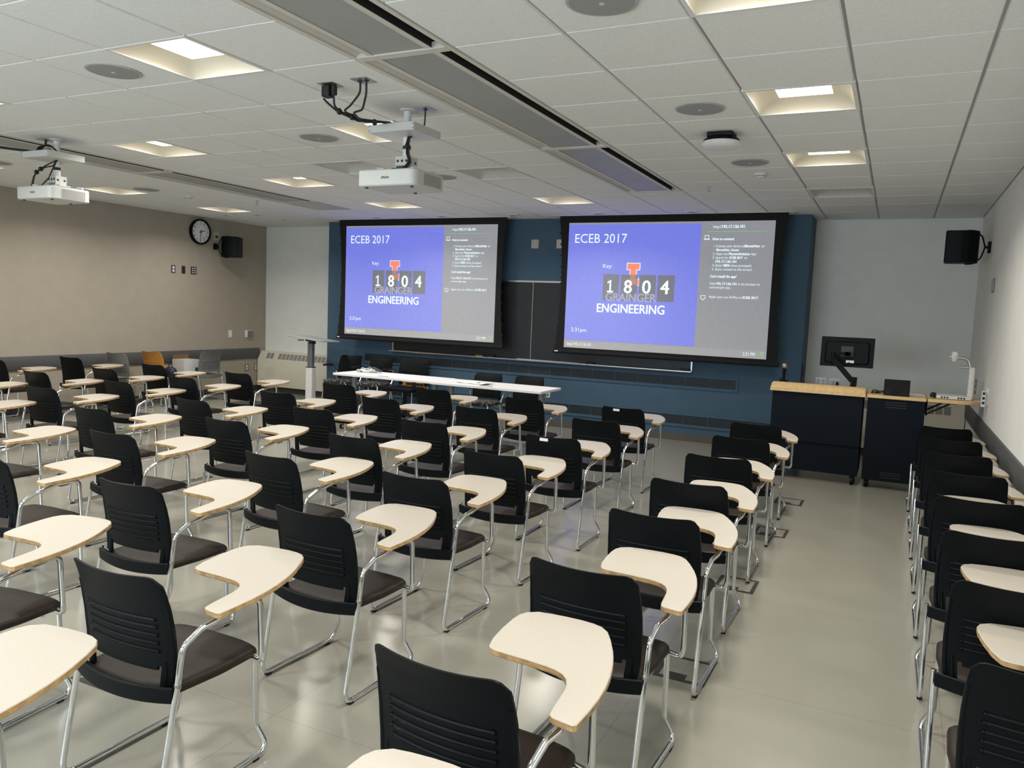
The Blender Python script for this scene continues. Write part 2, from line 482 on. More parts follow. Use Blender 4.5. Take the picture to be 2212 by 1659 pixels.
# ================================================================ CEILING FIXTURES
def troffer_parts(parent, lit):
    m = 0.012
    fr = MB()
    for a, b, c_, d in ((0, T, 0, .022), (0, T, T - .022, T), (0, .022, .022, T - .022), (T - .022, T, .022, T - .022)):
        fr.box(a, b, c_, d, -0.004, 0.012)
    fr.build('frame', 'white_paint', parent)
    R = []
    cx = cy = T / 2
    for hw, z, rd in ((T / 2 - .02, 0.0, .03), (T / 2 - .034, 0.022, .045), (T / 2 - .065, 0.042, .07), (T / 2 - .105, 0.057, .05), (0.155, 0.068, .012)):
        R.append([(x + cx, y + cy, z) for x, y in rpoly([(-hw, -hw, rd), (hw, -hw, rd), (hw, hw, rd), (-hw, hw, rd)], 5)])
    rf = MB(); rf.rings(R, cap0=False, cap1=False)
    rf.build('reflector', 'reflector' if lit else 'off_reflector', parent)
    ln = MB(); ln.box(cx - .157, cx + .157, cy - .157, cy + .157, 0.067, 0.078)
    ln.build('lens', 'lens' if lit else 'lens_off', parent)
def troffer_lamp(x, y):
    o = area('troffer_lamp', (x + T / 2, y + T / 2, HC + 0.064), (0, 0, 0), .30, .30, LAMP_W, (1.0, .955, .875))
    o.data.spread = math.radians(146)
rows_ = {-7: 'added unseen rearmost row', -4: 'added unseen row behind view', -1: 'nearest row partly in view', 2: 'second row in view', 5: 'third row in view', 8: 'row nearest the screens'}
cols_ = {-2: 'right of the right air beam', -7: 'just left of the right air beam', -11: 'just right of the left air beam', -16: 'nearest the left wall'}
proto_l = proto_u = None
for (i, j) in LIT:
    lab = 'lit square ceiling light, %s, %s' % (rows_[j], cols_[i])
    loc = (i * T, j * T, HC)
    troffer_lamp(i * T, j * T)
    if proto_l is None:
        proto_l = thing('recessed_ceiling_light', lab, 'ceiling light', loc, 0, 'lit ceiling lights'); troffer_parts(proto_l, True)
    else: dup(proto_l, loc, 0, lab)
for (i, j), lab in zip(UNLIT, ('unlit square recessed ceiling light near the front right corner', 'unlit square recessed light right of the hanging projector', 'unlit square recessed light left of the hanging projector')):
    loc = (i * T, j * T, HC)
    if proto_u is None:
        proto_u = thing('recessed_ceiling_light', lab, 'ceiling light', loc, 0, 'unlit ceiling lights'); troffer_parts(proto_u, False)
    else: dup(proto_u, loc, 0, lab)

def beam_parts(p, L):
    W = T
    # outer flange of light steel with end bars
    f = MB()
    f.box(0, .028, 0, L, -0.004, 0.012); f.box(W - .028, W, 0, L, -0.004, 0.012)
    f.box(.028, W - .028, 0, .03, -0.006, 0.03); f.box(.028, W - .028, L - .03, L, -0.006, 0.03)
    f.box(W - .028, W - .022, 0, L, 0.012, 0.15)
    f.rings([[(.026, y, .004), (.100, y, .040), (.100, y, .046), (.026, y, .012)] for y in (.03, L - .03)], smooth=False)
    f.build('frame', 'beam_cream', p)
    # dark duct above the slots
    d = MB(); d.box(.028, W - .028, .03, L - .03, 0.15, 0.16)
    d.box(.118, .122, .03, L - .03, 0.004, 0.15); d.box(W - .113, W - .107, .03, L - .03, 0.001, 0.15)
    d.build('duct', 'duct_black', p)
    fins = MB()
    n = int(L / 0.055)
    for k in range(n):
        y = 0.12 + k * (L - .24) / n
        for xa, xb in ((.05, .075), (W - .058, W - .03)):
            fins.box(xa, xb, y, y + .03, 0.05, 0.15)
    fins.build('coil_fins', 'coil', p)
    e = MB()
    for xa, xb in ((.105, .140), (W - .140, W - .105)):
        e.box(xa, xb, .03, L - .03, -0.002, 0.001)
    e.build('edge_strip', 'beam_cream', p)
    g = MB(); g.box(.140, W - .140, .03, L - .03, 0.002, 0.010)
    g.build('perforated_panel', 'perf', p)
def beam(x, y0, y1, lab):
    t = thing('chilled_air_beam', lab, 'air vent', (x, y0, HC), 0, 'long ceiling air beams')
    beam_parts(t, y1 - y0)
    return t
bm1 = beam(-5 * T, 0, 4 * T, 'middle section of the long right-hand air beam, above the hanging projector')
dup(bm1, (-5 * T, -4 * T, HC), 0, 'nearest section of the long right-hand ceiling air beam')
dup(bm1, (-13 * T, 0, HC), 0, 'nearer section of the left ceiling air beam, beside the left projector')
dup(bm1, (-13 * T, -4 * T, HC), 0, 'rear section of the left ceiling air beam, behind the left projector')
bm2 = beam(-5 * T, 4 * T, 7.78 * T, 'farthest section of the right ceiling air beam, nearest the right screen')
dup(bm2, (-13 * T, 4 * T, HC), 0, 'farther section of the left ceiling air beam, ending before the left screen')
for i in (-5, -13):
    structure('trim_%d' % (4 if i == -5 else 5), MB().box(i * T, i * T + T, 7.78 * T, 8 * T, HC + .001, HC + .02).box(i * T, i * T + T, YB, -4 * T, HC + .001, HC + .02), 'tbar' if i == -13 else 'tile')
tag(MB().box(-13 * T + .015, -12 * T - .015, 8 * T + .012, 9 * T - .012, HC - .006, HC - .0005).build('blank_ceiling_panel', 'lens_off'), 'flat grey blank panel in the ceiling past the end of the left air beam', 'ceiling panel')

def ceiling_speaker(p):
    MB().lathe((0, 0, 0), [(0.155, 0), (0.155, -0.006), (0.146, -0.009), (0.140, -0.008)], seg=40).build('rim', 'speaker_rim', p)
    MB().lathe((0, 0, 0), [(0.141, -0.004), (0.141, -0.0085), (0.07, -0.011)], seg=40).build('grille', 'speaker_grey', p)
    MB().cyl((0, 0, -0.0135), 0.012, 0.003, seg=12).build('badge', 'beam_cream', p)
sp = None
for (x, y), lab in zip([(-4.587, -.31), (-1.528, -.30), (-1.527, 1.53), (-1.519, 3.36), (-4.588, 1.53), (-4.58, 3.40), (-8.87, 3.36), (-8.88, 1.53)],
        ('round grey ceiling speaker left of the nearest ceiling light', 'round grey ceiling speaker at the top edge, right of the air beam', 'round grey ceiling speaker behind the black and white access point', 'round grey ceiling speaker in front of the access point, near smoke detector',
         'round grey ceiling speaker left of the pole of the hanging projector', 'round grey ceiling speaker seen behind the hanging projector body', 'round grey ceiling speaker beside the light nearest the left wall', 'round grey ceiling speaker at the far left edge of the ceiling')):
    if sp is None:
        sp = thing('ceiling_speaker', lab, 'speaker', (x, y, HC), 0, 'round ceiling speakers'); ceiling_speaker(sp)
    else: dup(sp, (x, y, HC), 0, lab)

t = thing('wireless_access_point', 'round white ceiling access point hanging from a black bracket', 'access point', (-1.535, 2.26, HC))
MB().prism(rpoly([(-.09, -.09, .02), (.09, -.09, .02), (.09, .09, .02), (-.09, .09, .02)]), -0.030, 0.0).build('bracket', 'black_matte', t)
MB().lathe((0, 0, 0), [(0.10, -0.028), (0.125, -0.045), (0.135, -0.062)], seg=36).build('back_shell', 'black_plastic', t)
MB().lathe((0, 0, 0), [(0.135, -0.062), (0.137, -0.085), (0.125, -0.098), (0.08, -0.106), (0.02, -0.108)], seg=36).build('dome', 'white_plastic', t)
t = thing('smoke_detector', 'small round white detector on the ceiling beyond the right speakers', 'smoke detector', (-1.518, 3.92, HC))
MB().lathe((0, 0, 0), [(0.06, 0), (0.06, -.012), (0.05, -.02), (0.045, -.035), (0.015, -.04)], seg=28).build('body', 'white_plastic', t)
MB().lathe((0, 0, 0), [(0.051, -.022), (0.051, -.027)], seg=28).build('sensing_slot', 'outlet_grey', t)
t = thing('smoke_detector', 'small round white detector on the ceiling near the left wall', 'smoke detector', (-8.83, 3.97, HC))
MB().lathe((0, 0, 0), [(0.06, 0), (0.06, -.012), (0.05, -.02), (0.045, -.035), (0.015, -.04)], seg=28).build('body', 'white_plastic', t)
MB().lathe((0, 0, 0), [(0.051, -.022), (0.051, -.027)], seg=28).build('sensing_slot', 'outlet_grey', t)
for x, y, lab in ((-2.107, 4.51, 'small sprinkler head under the ceiling right of the right air beam'), (-8.122, 4.48, 'small sprinkler head under the ceiling left of the left air beam')):
    t = thing('sprinkler_head', lab, 'sprinkler', (x, y, HC), 0, 'ceiling sprinklers')
    MB().lathe((0, 0, 0), [(0.03, 0), (0.028, -.004), (0.012, -.008)], seg=20).build('escutcheon', 'alu', t)
    MB().tube([(0, 0, 0), (0, 0, -.05)], .005).build('stem', 'steel', t)
    MB().cyl((0, 0, -.054), .022, .004, seg=14).build('deflector', 'steel', t)
dl = None
for x, y, lab in ((-7.57, 6.40, 'small square aperture in the ceiling above the middle of left screen'), (-6.40, 6.40, 'small square aperture in the ceiling above the right part of left screen'),
        (-5.22, 6.40, 'small square ceiling aperture between the two screens'), (-3.97, 6.40, 'small square ceiling aperture above the left part of right screen'), (-2.73, 6.40, 'small square ceiling aperture above the middle of right screen'),
        (-10.06, 5.80, 'small square ceiling aperture above the wall clock'), (-9.41, 5.80, 'small square ceiling aperture right of the clock, beyond the light'), (-9.40, 6.40, 'small square ceiling aperture nearest the front left corner')):
    if dl is None:
        dl = thing('square_downlight', lab, 'downlight', (x, y, HC), 0, 'unlit square downlights')
        b = MB()
        for q in ((-.075, .075, -.075, -.055), (-.075, .075, .055, .075), (-.075, -.055, -.055, .055), (.055, .075, -.055, .055)): b.box(*q, -.010, 0)
        b.build('trim_ring', 'white_paint', dl)
        MB().box(-.055, .055, -.055, .055, -.004, -.001).build('aperture', 'dark_gray', dl)  # flat dark plate, its colour stands in for shade inside a recess
    else: dup(dl, (x, y, HC), 0, lab)

# ---------------------------------------------------------------- projectors
def projector(name, x, y, lab, cable_lab, px):
    t = thing('ceiling_projector', lab, 'projector', (x, y, HC), 0, 'white ceiling projectors')
    MB().lathe((0, 0, 0), [(.055, 0), (.055, -.006), (.03, -.012)], seg=28).build('ceiling_flange', 'white_paint', t)
    MB().cyl((0, 0, -.345), .026, .345, seg=24).build('pole', 'white_paint', t)
    tr = MB()
    tr.box(-.175, .185, -.2, .13, -.182, -.178)
    tr.box(-.175, .185, -.2, -.197, -.178, -.130); tr.box(-.175, .185, .127, .13, -.178, -.130)
    tr.box(-.175, -.172, -.197, .127, -.178, -.130); tr.box(.182, .185, -.197, .127, -.178, -.130)
    o = tr.build('cable_tray', 'proj_white', t)
    sc = MB()
    for a in (-.168, .178):
        for z in (-.142, -.170): sc.cyl((a, -.2025, z), .0035, .003, seg=10, axis='y')
    sc.build('screw', 'dark_gray', o)
    MB().lathe((0, 0, -.25), [(.0275, -.012), (.0275, .012)], seg=24).build('strap', 'cable', t)
    # gimbal bracket
    g = MB()
    g.box(-.055, .055, -.052, -.048, -.375, -.315); g.box(-.055, .055, .048, .052, -.375, -.315)
    g.box(-.052, -.048, -.05, .05, -.40, -.315); g.box(.048, .052, -.05, .05, -.40, -.315)
    g.box(-.09, .09, -.06, .06, -.405, -.395)
    o = g.build('tilt_bracket', 'proj_white', t)
    h = MB()
    for a in (-.035, 0, .035): h.cyl((a, -.0545, -.345), .009, .004, seg=12, axis='y')
    for b_ in (-.03, .03): h.cyl((.051, b_, -.35), .009, .003, seg=12, axis='x')
    h.build('bolt', 'ink', o)
    for a, b_ in ((-.15, -.11), (.13, -.09), (-.12, .11), (.15, .12)):
        L = Vector((a, b_, 0)).length; an = math.atan2(b_, a)
        m = Matrix.Rotation(an, 4, 'Z')
        q = MB(); q.box(.04, L, -.013, .013, -.418, -.406, mtx=m); q.box(L - .035, L + .01, -.018, .018, -.424, -.396, mtx=m)
        q.build('mounting_arm', 'proj_white', t)
    bx0, bx1, by0, by1, z0, z1 = -.245, .205, -.205, .165, -.532, -.424
    body = rpoly([(bx0, by0, .012), (bx1, by0, .055), (bx1, by1, .03), (bx0, by1, .03)], 8)
    o = MB(); o.prism(body, z0, z1, bevel=.008); bo = o.build('body', 'proj_white', t)
    v = MB(); v.box(bx1 - .002, bx1 + .0015, -.10, .115, -.515, -.442); vg = v.build('vent_grille', 'proj_vent', bo)
    s_ = MB()
    for k in range(14):
        yy = -.10 + k * .215 / 13
        s_.box(bx1, bx1 + .003, yy - .0022, yy + .0022, -.515, -.442)
    for k in range(12):
        zz = -.515 + k * .073 / 11
        s_.box(bx1, bx1 + .003, -.10, .115, zz - .0014, zz + .0014)
    s_.build('vent_bar', 'proj_white', bo)
    lettering('lettering', 'EPSON', .060, .0145, frame_mtx((-.058, by0 - .0012, -.486), (1, 0, 0), (0, 0, 1)), 'ink', bo, True)
    MB().cyl((-.03, by1 - .01, -.478), .045, .03, seg=24, axis='y').build('lens_barrel', 'dark_gray', bo)
    for a, b_ in ((-.2, -.17), (.15, -.15), (0, .12)):
        f = MB(); f.cyl((a, b_, -.541), .011, .010, seg=12); f.build('foot', 'dark_gray', bo)
    return t
projector('pj', -3.386, 1.01, 'white projector hanging near the centre of the ceiling, right of the other one', '', 0)
projector('pj', -7.01, .955, 'white projector hanging at the far left, in front of the left air beam', '', 0)

def ceil_plate(x, y, lab, holes, w=.115):
    t = thing('ceiling_outlet_plate', lab, 'outlet plate', (x, y, HC), 0, 'steel outlet plates in the ceiling')
    MB().prism(rpoly([(-w / 2, -w / 2, .004), (w / 2, -w / 2, .004), (w / 2, w / 2, .004), (-w / 2, w / 2, .004)], 2), -.004, 0).build('plate', 'steel', t)
    s_ = MB()
    for hx, hy in holes: s_.cyl((hx, hy, -.007), .016, .004, seg=16)
    s_.build('socket', 'ink', t)
ceil_plate(-3.502, .345, 'steel ceiling plate holding the black power adapter above the projector', [(-.02, 0), (.025, 0)])
ceil_plate(-3.244, .329, 'steel ceiling plate with two black cables beside the right air beam', [(-.022, 0), (.022, 0)])
ceil_plate(-3.245, 1.01, 'steel ceiling plate with one thin cable just right of projector pole', [(0, 0)])
ceil_plate(-7.12, .93, 'steel ceiling plate left of the pole of the left projector', [(0, 0)])
t = thing('power_adapter', 'black power adapter plugged into the ceiling plate above the projector', 'power adapter', (-3.52, .345, HC - .004))
MB().prism(rpoly([(-.028, -.03, .006), (.028, -.03, .006), (.028, .03, .006), (-.028, .03, .006)], 3), -.07, -.004, bevel=.004).build('body', 'cable', t)
MB().prism(rpoly([(.032, -.016, .006), (.06, -.016, .006), (.06, .016, .006), (.032, .016, .006)], 3), -.06, -.004, bevel=.003).build('plug', 'cable', t)

def cable(paths, r, lab, ties=(), grp=None):
    t = thing('cable_bundle', lab, 'cable', paths[0][0], 0, grp)
    o0 = Vector(paths[0][0])
    for p in paths:
        MB().tube([Vector(q) - o0 for q in p], r, fillet=.06, seg=8).build('cable', 'cable', t)
    for a in ties:
        MB().lathe(Vector(a) - o0, [(.014, -.012), (.02, -.006), (.02, .006), (.014, .012)], seg=10, axis='x').build('cable_tie', 'cable', t)
    return t
z = HC
cable([[(-3.475, .345, z - .072), (-3.475, .35, z - .13), (-3.47, .42, z - .148), (-3.44, .60, z - .165), (-3.42, .80, z - .128), (-3.40, .93, z - .12)],
       [(-3.548, .34, z - .080), (-3.53, .345, z - .10), (-3.48, .39, z - .15), (-3.45, .56, z - .17), (-3.43, .78, z - .125), (-3.42, .90, z - .118)],
       [(-3.266, .329, z - .01), (-3.27, .335, z - .07), (-3.36, .36, z - .13), (-3.46, .42, z - .142), (-3.44, .6, z - .158), (-3.41, .82, z - .122), (-3.36, .95, z - .118)],
       [(-3.222, .329, z - .01), (-3.225, .335, z - .08), (-3.30, .40, z - .15), (-3.40, .44, z - .15), (-3.44, .55, z - .16), (-3.42, .8, z - .125), (-3.39, .96, z - .12)]],
      .0065, 'black cables running from the ceiling plates to the right projector tray', [(-3.475, .40, z - .147), (-3.455, .50, z - .158), (-3.43, .70, z - .147)], 'projector cables')
cable([[(-3.245, 1.01, z - .008), (-3.248, 1.01, z - .10), (-3.26, 1.0, z - .15)]], .005, 'thin black cable dropping from the ceiling into the right projector tray', (), 'projector cables')
cable([[(-3.355, .985, z - .17), (-3.353, .96, z - .24), (-3.345, .95, z - .30), (-3.325, .955, z - .35), (-3.35, .93, z - .40), (-3.43, .90, z - .405)],
       [(-3.345, .985, z - .17), (-3.343, .96, z - .24), (-3.335, .955, z - .30), (-3.315, .96, z - .36), (-3.34, .92, z - .408), (-3.41, .88, z - .408)],
       [(-3.325, .98, z - .175), (-3.345, .95, z - .215), (-3.35, .95, z - .26)]],
      .007, 'black cables down the pole of the right projector to its body', [(-3.345, .955, z - .25)], 'projector cables')
cable([[(-7.12, .93, z - .008), (-7.12, .93, z - .045), (-7.14, .86, z - .10), (-7.08, .84, z - .08), (-6.98, .86, z - .06), (-6.92, .88, z - .10), (-6.9, .9, z - .14)],
       [(-7.12, .93, z - .01), (-7.13, .92, z - .06), (-7.19, .88, z - .11), (-7.13, .86, z - .09), (-7.03, .86, z - .11), (-7.0, .88, z - .09), (-6.98, .92, z - .14)],
       [(-8.1, .2, z - .03), (-7.8, .45, z - .07), (-7.45, .65, z - .085), (-7.15, .82, z - .115), (-7.05, .87, z - .14)],
       [(-8.1, .2, z - .035), (-7.8, .43, z - .085), (-7.47, .66, z - .092), (-7.18, .80, z - .12), (-7.1, .86, z - .14)]],
      .0065, 'black cables looped above the tray of the left projector', [(-7.45, .655, z - .088)], 'projector cables')
cable([[(-6.97, .93, z - .18), (-7.05, .88, z - .23), (-7.12, .85, z - .28), (-7.16, .84, z - .33), (-7.18, .83, z - .418)],
       [(-6.97, .92, z - .18), (-6.94, .88, z - .24), (-7.02, .87, z - .245), (-7.10, .855, z - .27), (-7.15, .84, z - .32), (-7.165, .83, z - .418)],
       [(-6.955, .92, z - .18), (-6.955, .88, z - .26), (-6.98, .86, z - .34), (-7.03, .82, z - .418)]],
      .006, 'black cables hanging between tray and body of the left projector', [(-7.09, .86, z - .262), (-7.13, .848, z - .29)], 'projector cables')

# ================================================================ FRONT WALL
YS = 6.62
SCR = (0.27, 0.27, 0.27)         # white screen cloth, its colour darkened to keep down room light on it
M['scr_blue'] = mat('projected_blue', SCR, 0.9, emit=(0.085, 0.115, 0.66), estr=1.0)
M['scr_grey'] = mat('projected_grey', SCR, 0.9, emit=(0.185, 0.19, 0.215), estr=1.0)
M['scr_strip'] = mat('projected_strip', SCR, 0.9, emit=(0.23, 0.23, 0.235), estr=1.0)
M['scr_white'] = mat('projected_white', SCR, 0.9, emit=(0.72, 0.86, 0.92), estr=1.0)
M['scr_orange'] = mat('projected_orange', SCR, 0.9, emit=(0.85, 0.13, 0.015), estr=1.0)
M['scr_tile'] = mat('projected_tile', SCR, 0.9, emit=(0.05, 0.055, 0.09), estr=1.0)
M['scr_pale'] = mat('projected_pale', SCR, 0.9, emit=(0.33, 0.34, 0.43), estr=1.0)
M['scr_brown'] = mat('projected_brown', SCR, 0.9, emit=(0.30, 0.10, 0.05), estr=1.0)
M['scr_green'] = mat('projected_green', SCR, 0.9, emit=(0.10, 0.60, 0.10), estr=1.0)
M['scr_line'] = mat('projected_line', SCR, 0.9, emit=(0.22, 0.22, 0.22), estr=1.0)

def screen(X0, X1, ZT, ZB, lab):
    W, H = X1 - X0, ZT - ZB
    t = thing('projection_screen', lab, 'projection screen', (0, 0, 0), 0, 'lowered projection screens')
    # black cloth border, sides pulled in by the tab tensioning
    n = 24
    Lp, Rp = [], []
    for k in range(n + 1):
        u = k / n
        z = (HC - .001) * (1 - u) + (ZB - .035) * u
        bow = .085 + .06 * (2 * u - 1) ** 2
        Lp.append((X0 - bow, z)); Rp.append((X1 + bow, z))
    cl = MB()
    for k in range(n):
        a, b = Lp[k], Lp[k + 1]; c_, d = Rp[k], Rp[k + 1]
        for y in (YS, YS + .003):
            cl.quad((a[0], y, a[1]), (b[0], y, b[1]), (d[0], y, d[1]), (c_[0], y, c_[1]))
        cl.quad((a[0], YS, a[1]), (a[0], YS + .003, a[1]), (b[0], YS + .003, b[1]), (b[0], YS, b[1]))
        cl.quad((c_[0], YS, c_[1]), (c_[0], YS + .003, c_[1]), (d[0], YS + .003, d[1]), (d[0], YS, d[1]))
    cl.build('cloth', 'screen_black', t)
    tabs = MB()
    for k in range(1, 13):
        i = k * n // 13
        for (x, z), s_ in ((Lp[i], -1), (Rp[i], 1)):
            tabs.box(min(x, x + s_ * .016), max(x, x + s_ * .016), YS - .001, YS + .004, z - .011, z + .011)
    tabs.build('tension_tab', 'screen_black', t)
    b = MB()
    b.tube([(X0 - .155, YS, ZB - .06), (X1 + .155, YS, ZB - .06)], .028, seg=14)
    bar = b.build('bottom_bar', 'screen_black', t)
    MB().box(X0 - .128, X0 - .075, YS - .031, YS - .026, ZB - .066, ZB - .050).build('maker_plate', 'white_plastic', bar)
    st = MB()
    xa, xb = X0 - .19, X1 + .19
    st.box(xa - .05, xb + .05, YS - .085, YS - .05, HC - .007, HC - .0006); st.box(xa - .05, xb + .05, YS + .05, YS + .11, HC - .007, HC - .0006)
    st.box(xa - .05, xa, YS - .05, YS + .05, HC - .007, HC - .0006); st.box(xb, xb + .05, YS - .05, YS + .05, HC - .007, HC - .0006)
    st.build('slot_trim', 'white_paint', t)
    # the projected picture
    def R(mb, u0, u1, v0, v1, dy, th=.0006):
        mb.box(X0 + u0 * W, X0 + u1 * W, YS - dy - th, YS - dy, ZT - v1 * H, ZT - v0 * H)
    g = MB(); R(g, 0, 1, 0, 1, .001)
    im = g.build('projected_image', 'scr_grey', t)
    def rect(name, m, u0, u1, v0, v1, dy):
        g = MB(); R(g, u0, u1, v0, v1, dy); return g.build(name, m, im)
    rect('blue_panel', 'scr_blue', .001, .668, .0155, .9365, .002)
    rect('status_strip', 'scr_strip', 0, 1, .9435, 1.0, .002)
    rect('divider_line', 'scr_line', 0, 1, .9425, .9445, .003)
    rect('divider_line', 'scr_line', .1842, .1852, .950, .985, .003)
    rect('divider_line', 'scr_line', .8775, .8785, .950, .985, .003)
    rect('green_line', 'scr_green', .70, .97, .0755, .0778, .003)
    def txt(body, u0, u1, vb, vt, m='scr_white', bold=False, dy=.0040, name='lettering'):
        lettering(name, body, (u1 - u0) * W, (vb - vt) * H, frame_mtx((X0 + u0 * W, YS - dy, ZT - vb * H), (1, 0, 0), (0, 0, 1)), m, im, bold)
    def poly(name, pts, m, dy):
        g = MB()
        for pl in pts:
            n0 = len(g.v)
            g.v += [(X0 + u * W, YS - dy, ZT - v * H) for u, v in pl]; g.face(range(n0, n0 + len(pl)))
        g.build(name, m, im)
    def serif_i(u0, u1, v0, v1, e):
        # block letter I with slab serifs
        h = v1 - v0; ww = u1 - u0
        s_ = h * .27; q = ww * .27
        return [[(u0 - e, v0 - e * 1.6), (u1 + e, v0 - e * 1.6), (u1 + e, v0 + s_ + e * 1.6), (u1 - q + e, v0 + s_ + e * 1.6), (u1 - q + e, v1 - s_ - e * 1.6), (u1 + e, v1 - s_ - e * 1.6), (u1 + e, v1 + e * 1.6), (u0 - e, v1 + e * 1.6), (u0 - e, v1 - s_ - e * 1.6), (u0 + q - e, v1 - s_ - e * 1.6), (u0 + q - e, v0 + s_ + e * 1.6), (u0 - e, v0 + s_ + e * 1.6)]]
    poly('emblem_outline', serif_i(.3175, .379, .319, .484, .0045), 'scr_white', .0026)
    poly('emblem', serif_i(.3175, .379, .319, .484, 0), 'scr_orange', .0030)
    txt('GRAINGER', .2121, .4704, .6115, .5508, 'scr_white', True, .0028)
    for k, (u0, u1) in enumerate(((.1962, .2785), (.2884, .3713), (.381, .464), (.4735, .556))):
        rect('key_tile', 'scr_tile', u0, u1, .4045, .607, .0034)
    # what shows through the translucent tiles
    e0 = serif_i(.3175, .379, .319, .484, 0)[0]
    poly('emblem_ghost', [[(.3341, .4052), (.3624, .4052), (.3624, .4395), (.3341, .4395)], [(.3175, .4395), (.3713, .4395), (.3713, .484), (.3175, .484)]], 'scr_brown', .0042)
    txt('GRAINGER', .2121, .4704, .6115, .5508, 'scr_pale', True, .0043)
    poly('key_digit', [[(.2175, .467), (.2345, .448), (.2385, .448), (.2385, .533), (.2505, .533), (.2505, .547), (.2180, .547), (.2180, .533), (.2298, .533), (.2298, .4665), (.2205, .478)]], 'scr_white', .0052)
    for ch, u0, u1 in (('8', .3045, .3463), ('0', .3969, .441), ('4', .4873, .5318)):
        txt(ch, u0, u1, .547, .448, 'scr_white', True, .0052, 'key_digit')
    txt('ENGINEERING', .1691, .5151, .7035, .6366, 'scr_white', True)
    txt('ECEB 2017', .036, .308, .1585, .0888, 'scr_white')
    txt('Key:', .1914, .239, .3538, .3232)
    txt('2:31pm', .0354, .1187, .868, .8371)
    txt('http://', .7232, .762, .0505, .0305)
    txt('192.17.126.101', .7635, .8656, .0505, .0305, bold=True)
    txt('How to connect:', .7235, .8224, .1394, .1215, bold=True)
    for (a, b_, v, top, parts) in (
        (.7296, .9598, .1915, .1735, [('1. Connect your device to ', 0, .605, False), ('IllinoisNet', .612, .905, True), ('or', .935, 1, False)]),
        (.7432, .8465, .2188, .2030, [('IllinoisNet_Guest', 0, 1, True)]),
        (.7293, .9238, .2483, .2310, [('2. Open the', 0, .345, False), ('MersiveSolstice', .37, .86, True), ('App', .885, 1, False)]),
        (.7286, .8875, .2762, .2590, [('3. Search for', 0, .46, False), ('ECEB 2017', .49, .86, True), ('or', .91, 1, False)]),
        (.7428, .8381, .3042, .2868, [('192.17.126.101', 0, 1, True)]),
        (.7295, .9053, .3335, .3155, [('4. Enter', 0, .26, False), ('1804', .285, .45, True), ('when prompted', .475, 1, False)]),
        (.7288, .9093, .3615, .3440, [('5. Share content to this screen!', 0, 1, False)]),
        (.7229, .8434, .4145, .3962, [("Can't install the app?", 0, 1, True)]),
        (.7225, .9494, .4675, .4500, [('Visit', 0, .115, False), ('192.17.126.101', .135, .54, True), ('in the browser to', .57, 1, False)]),
        (.7217, .82, .4945, .4780, [('connect/get app.', 0, 1, False)]),
        (.7225, .9457, .5650, .5480, [('Apple users can AirPlay to ', 0, .665, False), ('ECEB 2017', .69, 1, True)])):
        for body, f0, f1, bo in parts:
            txt(body.strip(), a + (b_ - a) * f0, a + (b_ - a) * f1, v, top, bold=bo)
    txt('http://192.17.126.101', .016, .1467, .981, .957)
    txt('2:31 PM', .8944, .9493, .981, .956)
    # laptop and monitor icons
    g = MB()
    for q in ((.6865, .7060, .103, .1065), (.6865, .6885, .103, .129), (.7040, .7060, .103, .129), (.683, .7095, .1290, .1360)): R(g, *q, .004)
    g.build('laptop_icon', 'scr_white', im)
    g = MB()
    for q in ((.6836, .7067, .549, .5525), (.6836, .6856, .549, .574), (.7047, .7067, .549, .574), (.6836, .6915, .571, .5745), (.6985, .7067, .571, .5745), (.6905, .6995, .577, .5835)): R(g, *q, .004)
    g.build('display_icon', 'scr_white', im)
    pts = []
    for k in range(17):
        a = k / 16
        if a < .5:
            q = a * 2; an = PI * (0.15 + 1.25 * q); pts.append((.9805 + .0058 * math.cos(an), .9575 - .0092 * math.sin(an)))
        else:
            q = a * 2 - 1; an = PI * (0.40 - 1.25 * q); pts.append((.9800 + .0058 * math.cos(an), .9745 - .0092 * math.sin(an)))
    g = MB(); g.tube([(X0 + u * W, YS - .004, ZT - v * H) for u, v in pts], .0042, seg=6)
    g.build('round_emblem', 'scr_green', im)
    return t
screen(-4.472, -1.738, 2.893, 1.177, 'lowered projection screen on the right, next to the lectern end of the blue wall')
screen(-8.305, -5.583, 2.889, 1.178, 'lowered projection screen on the left, above the white tables')

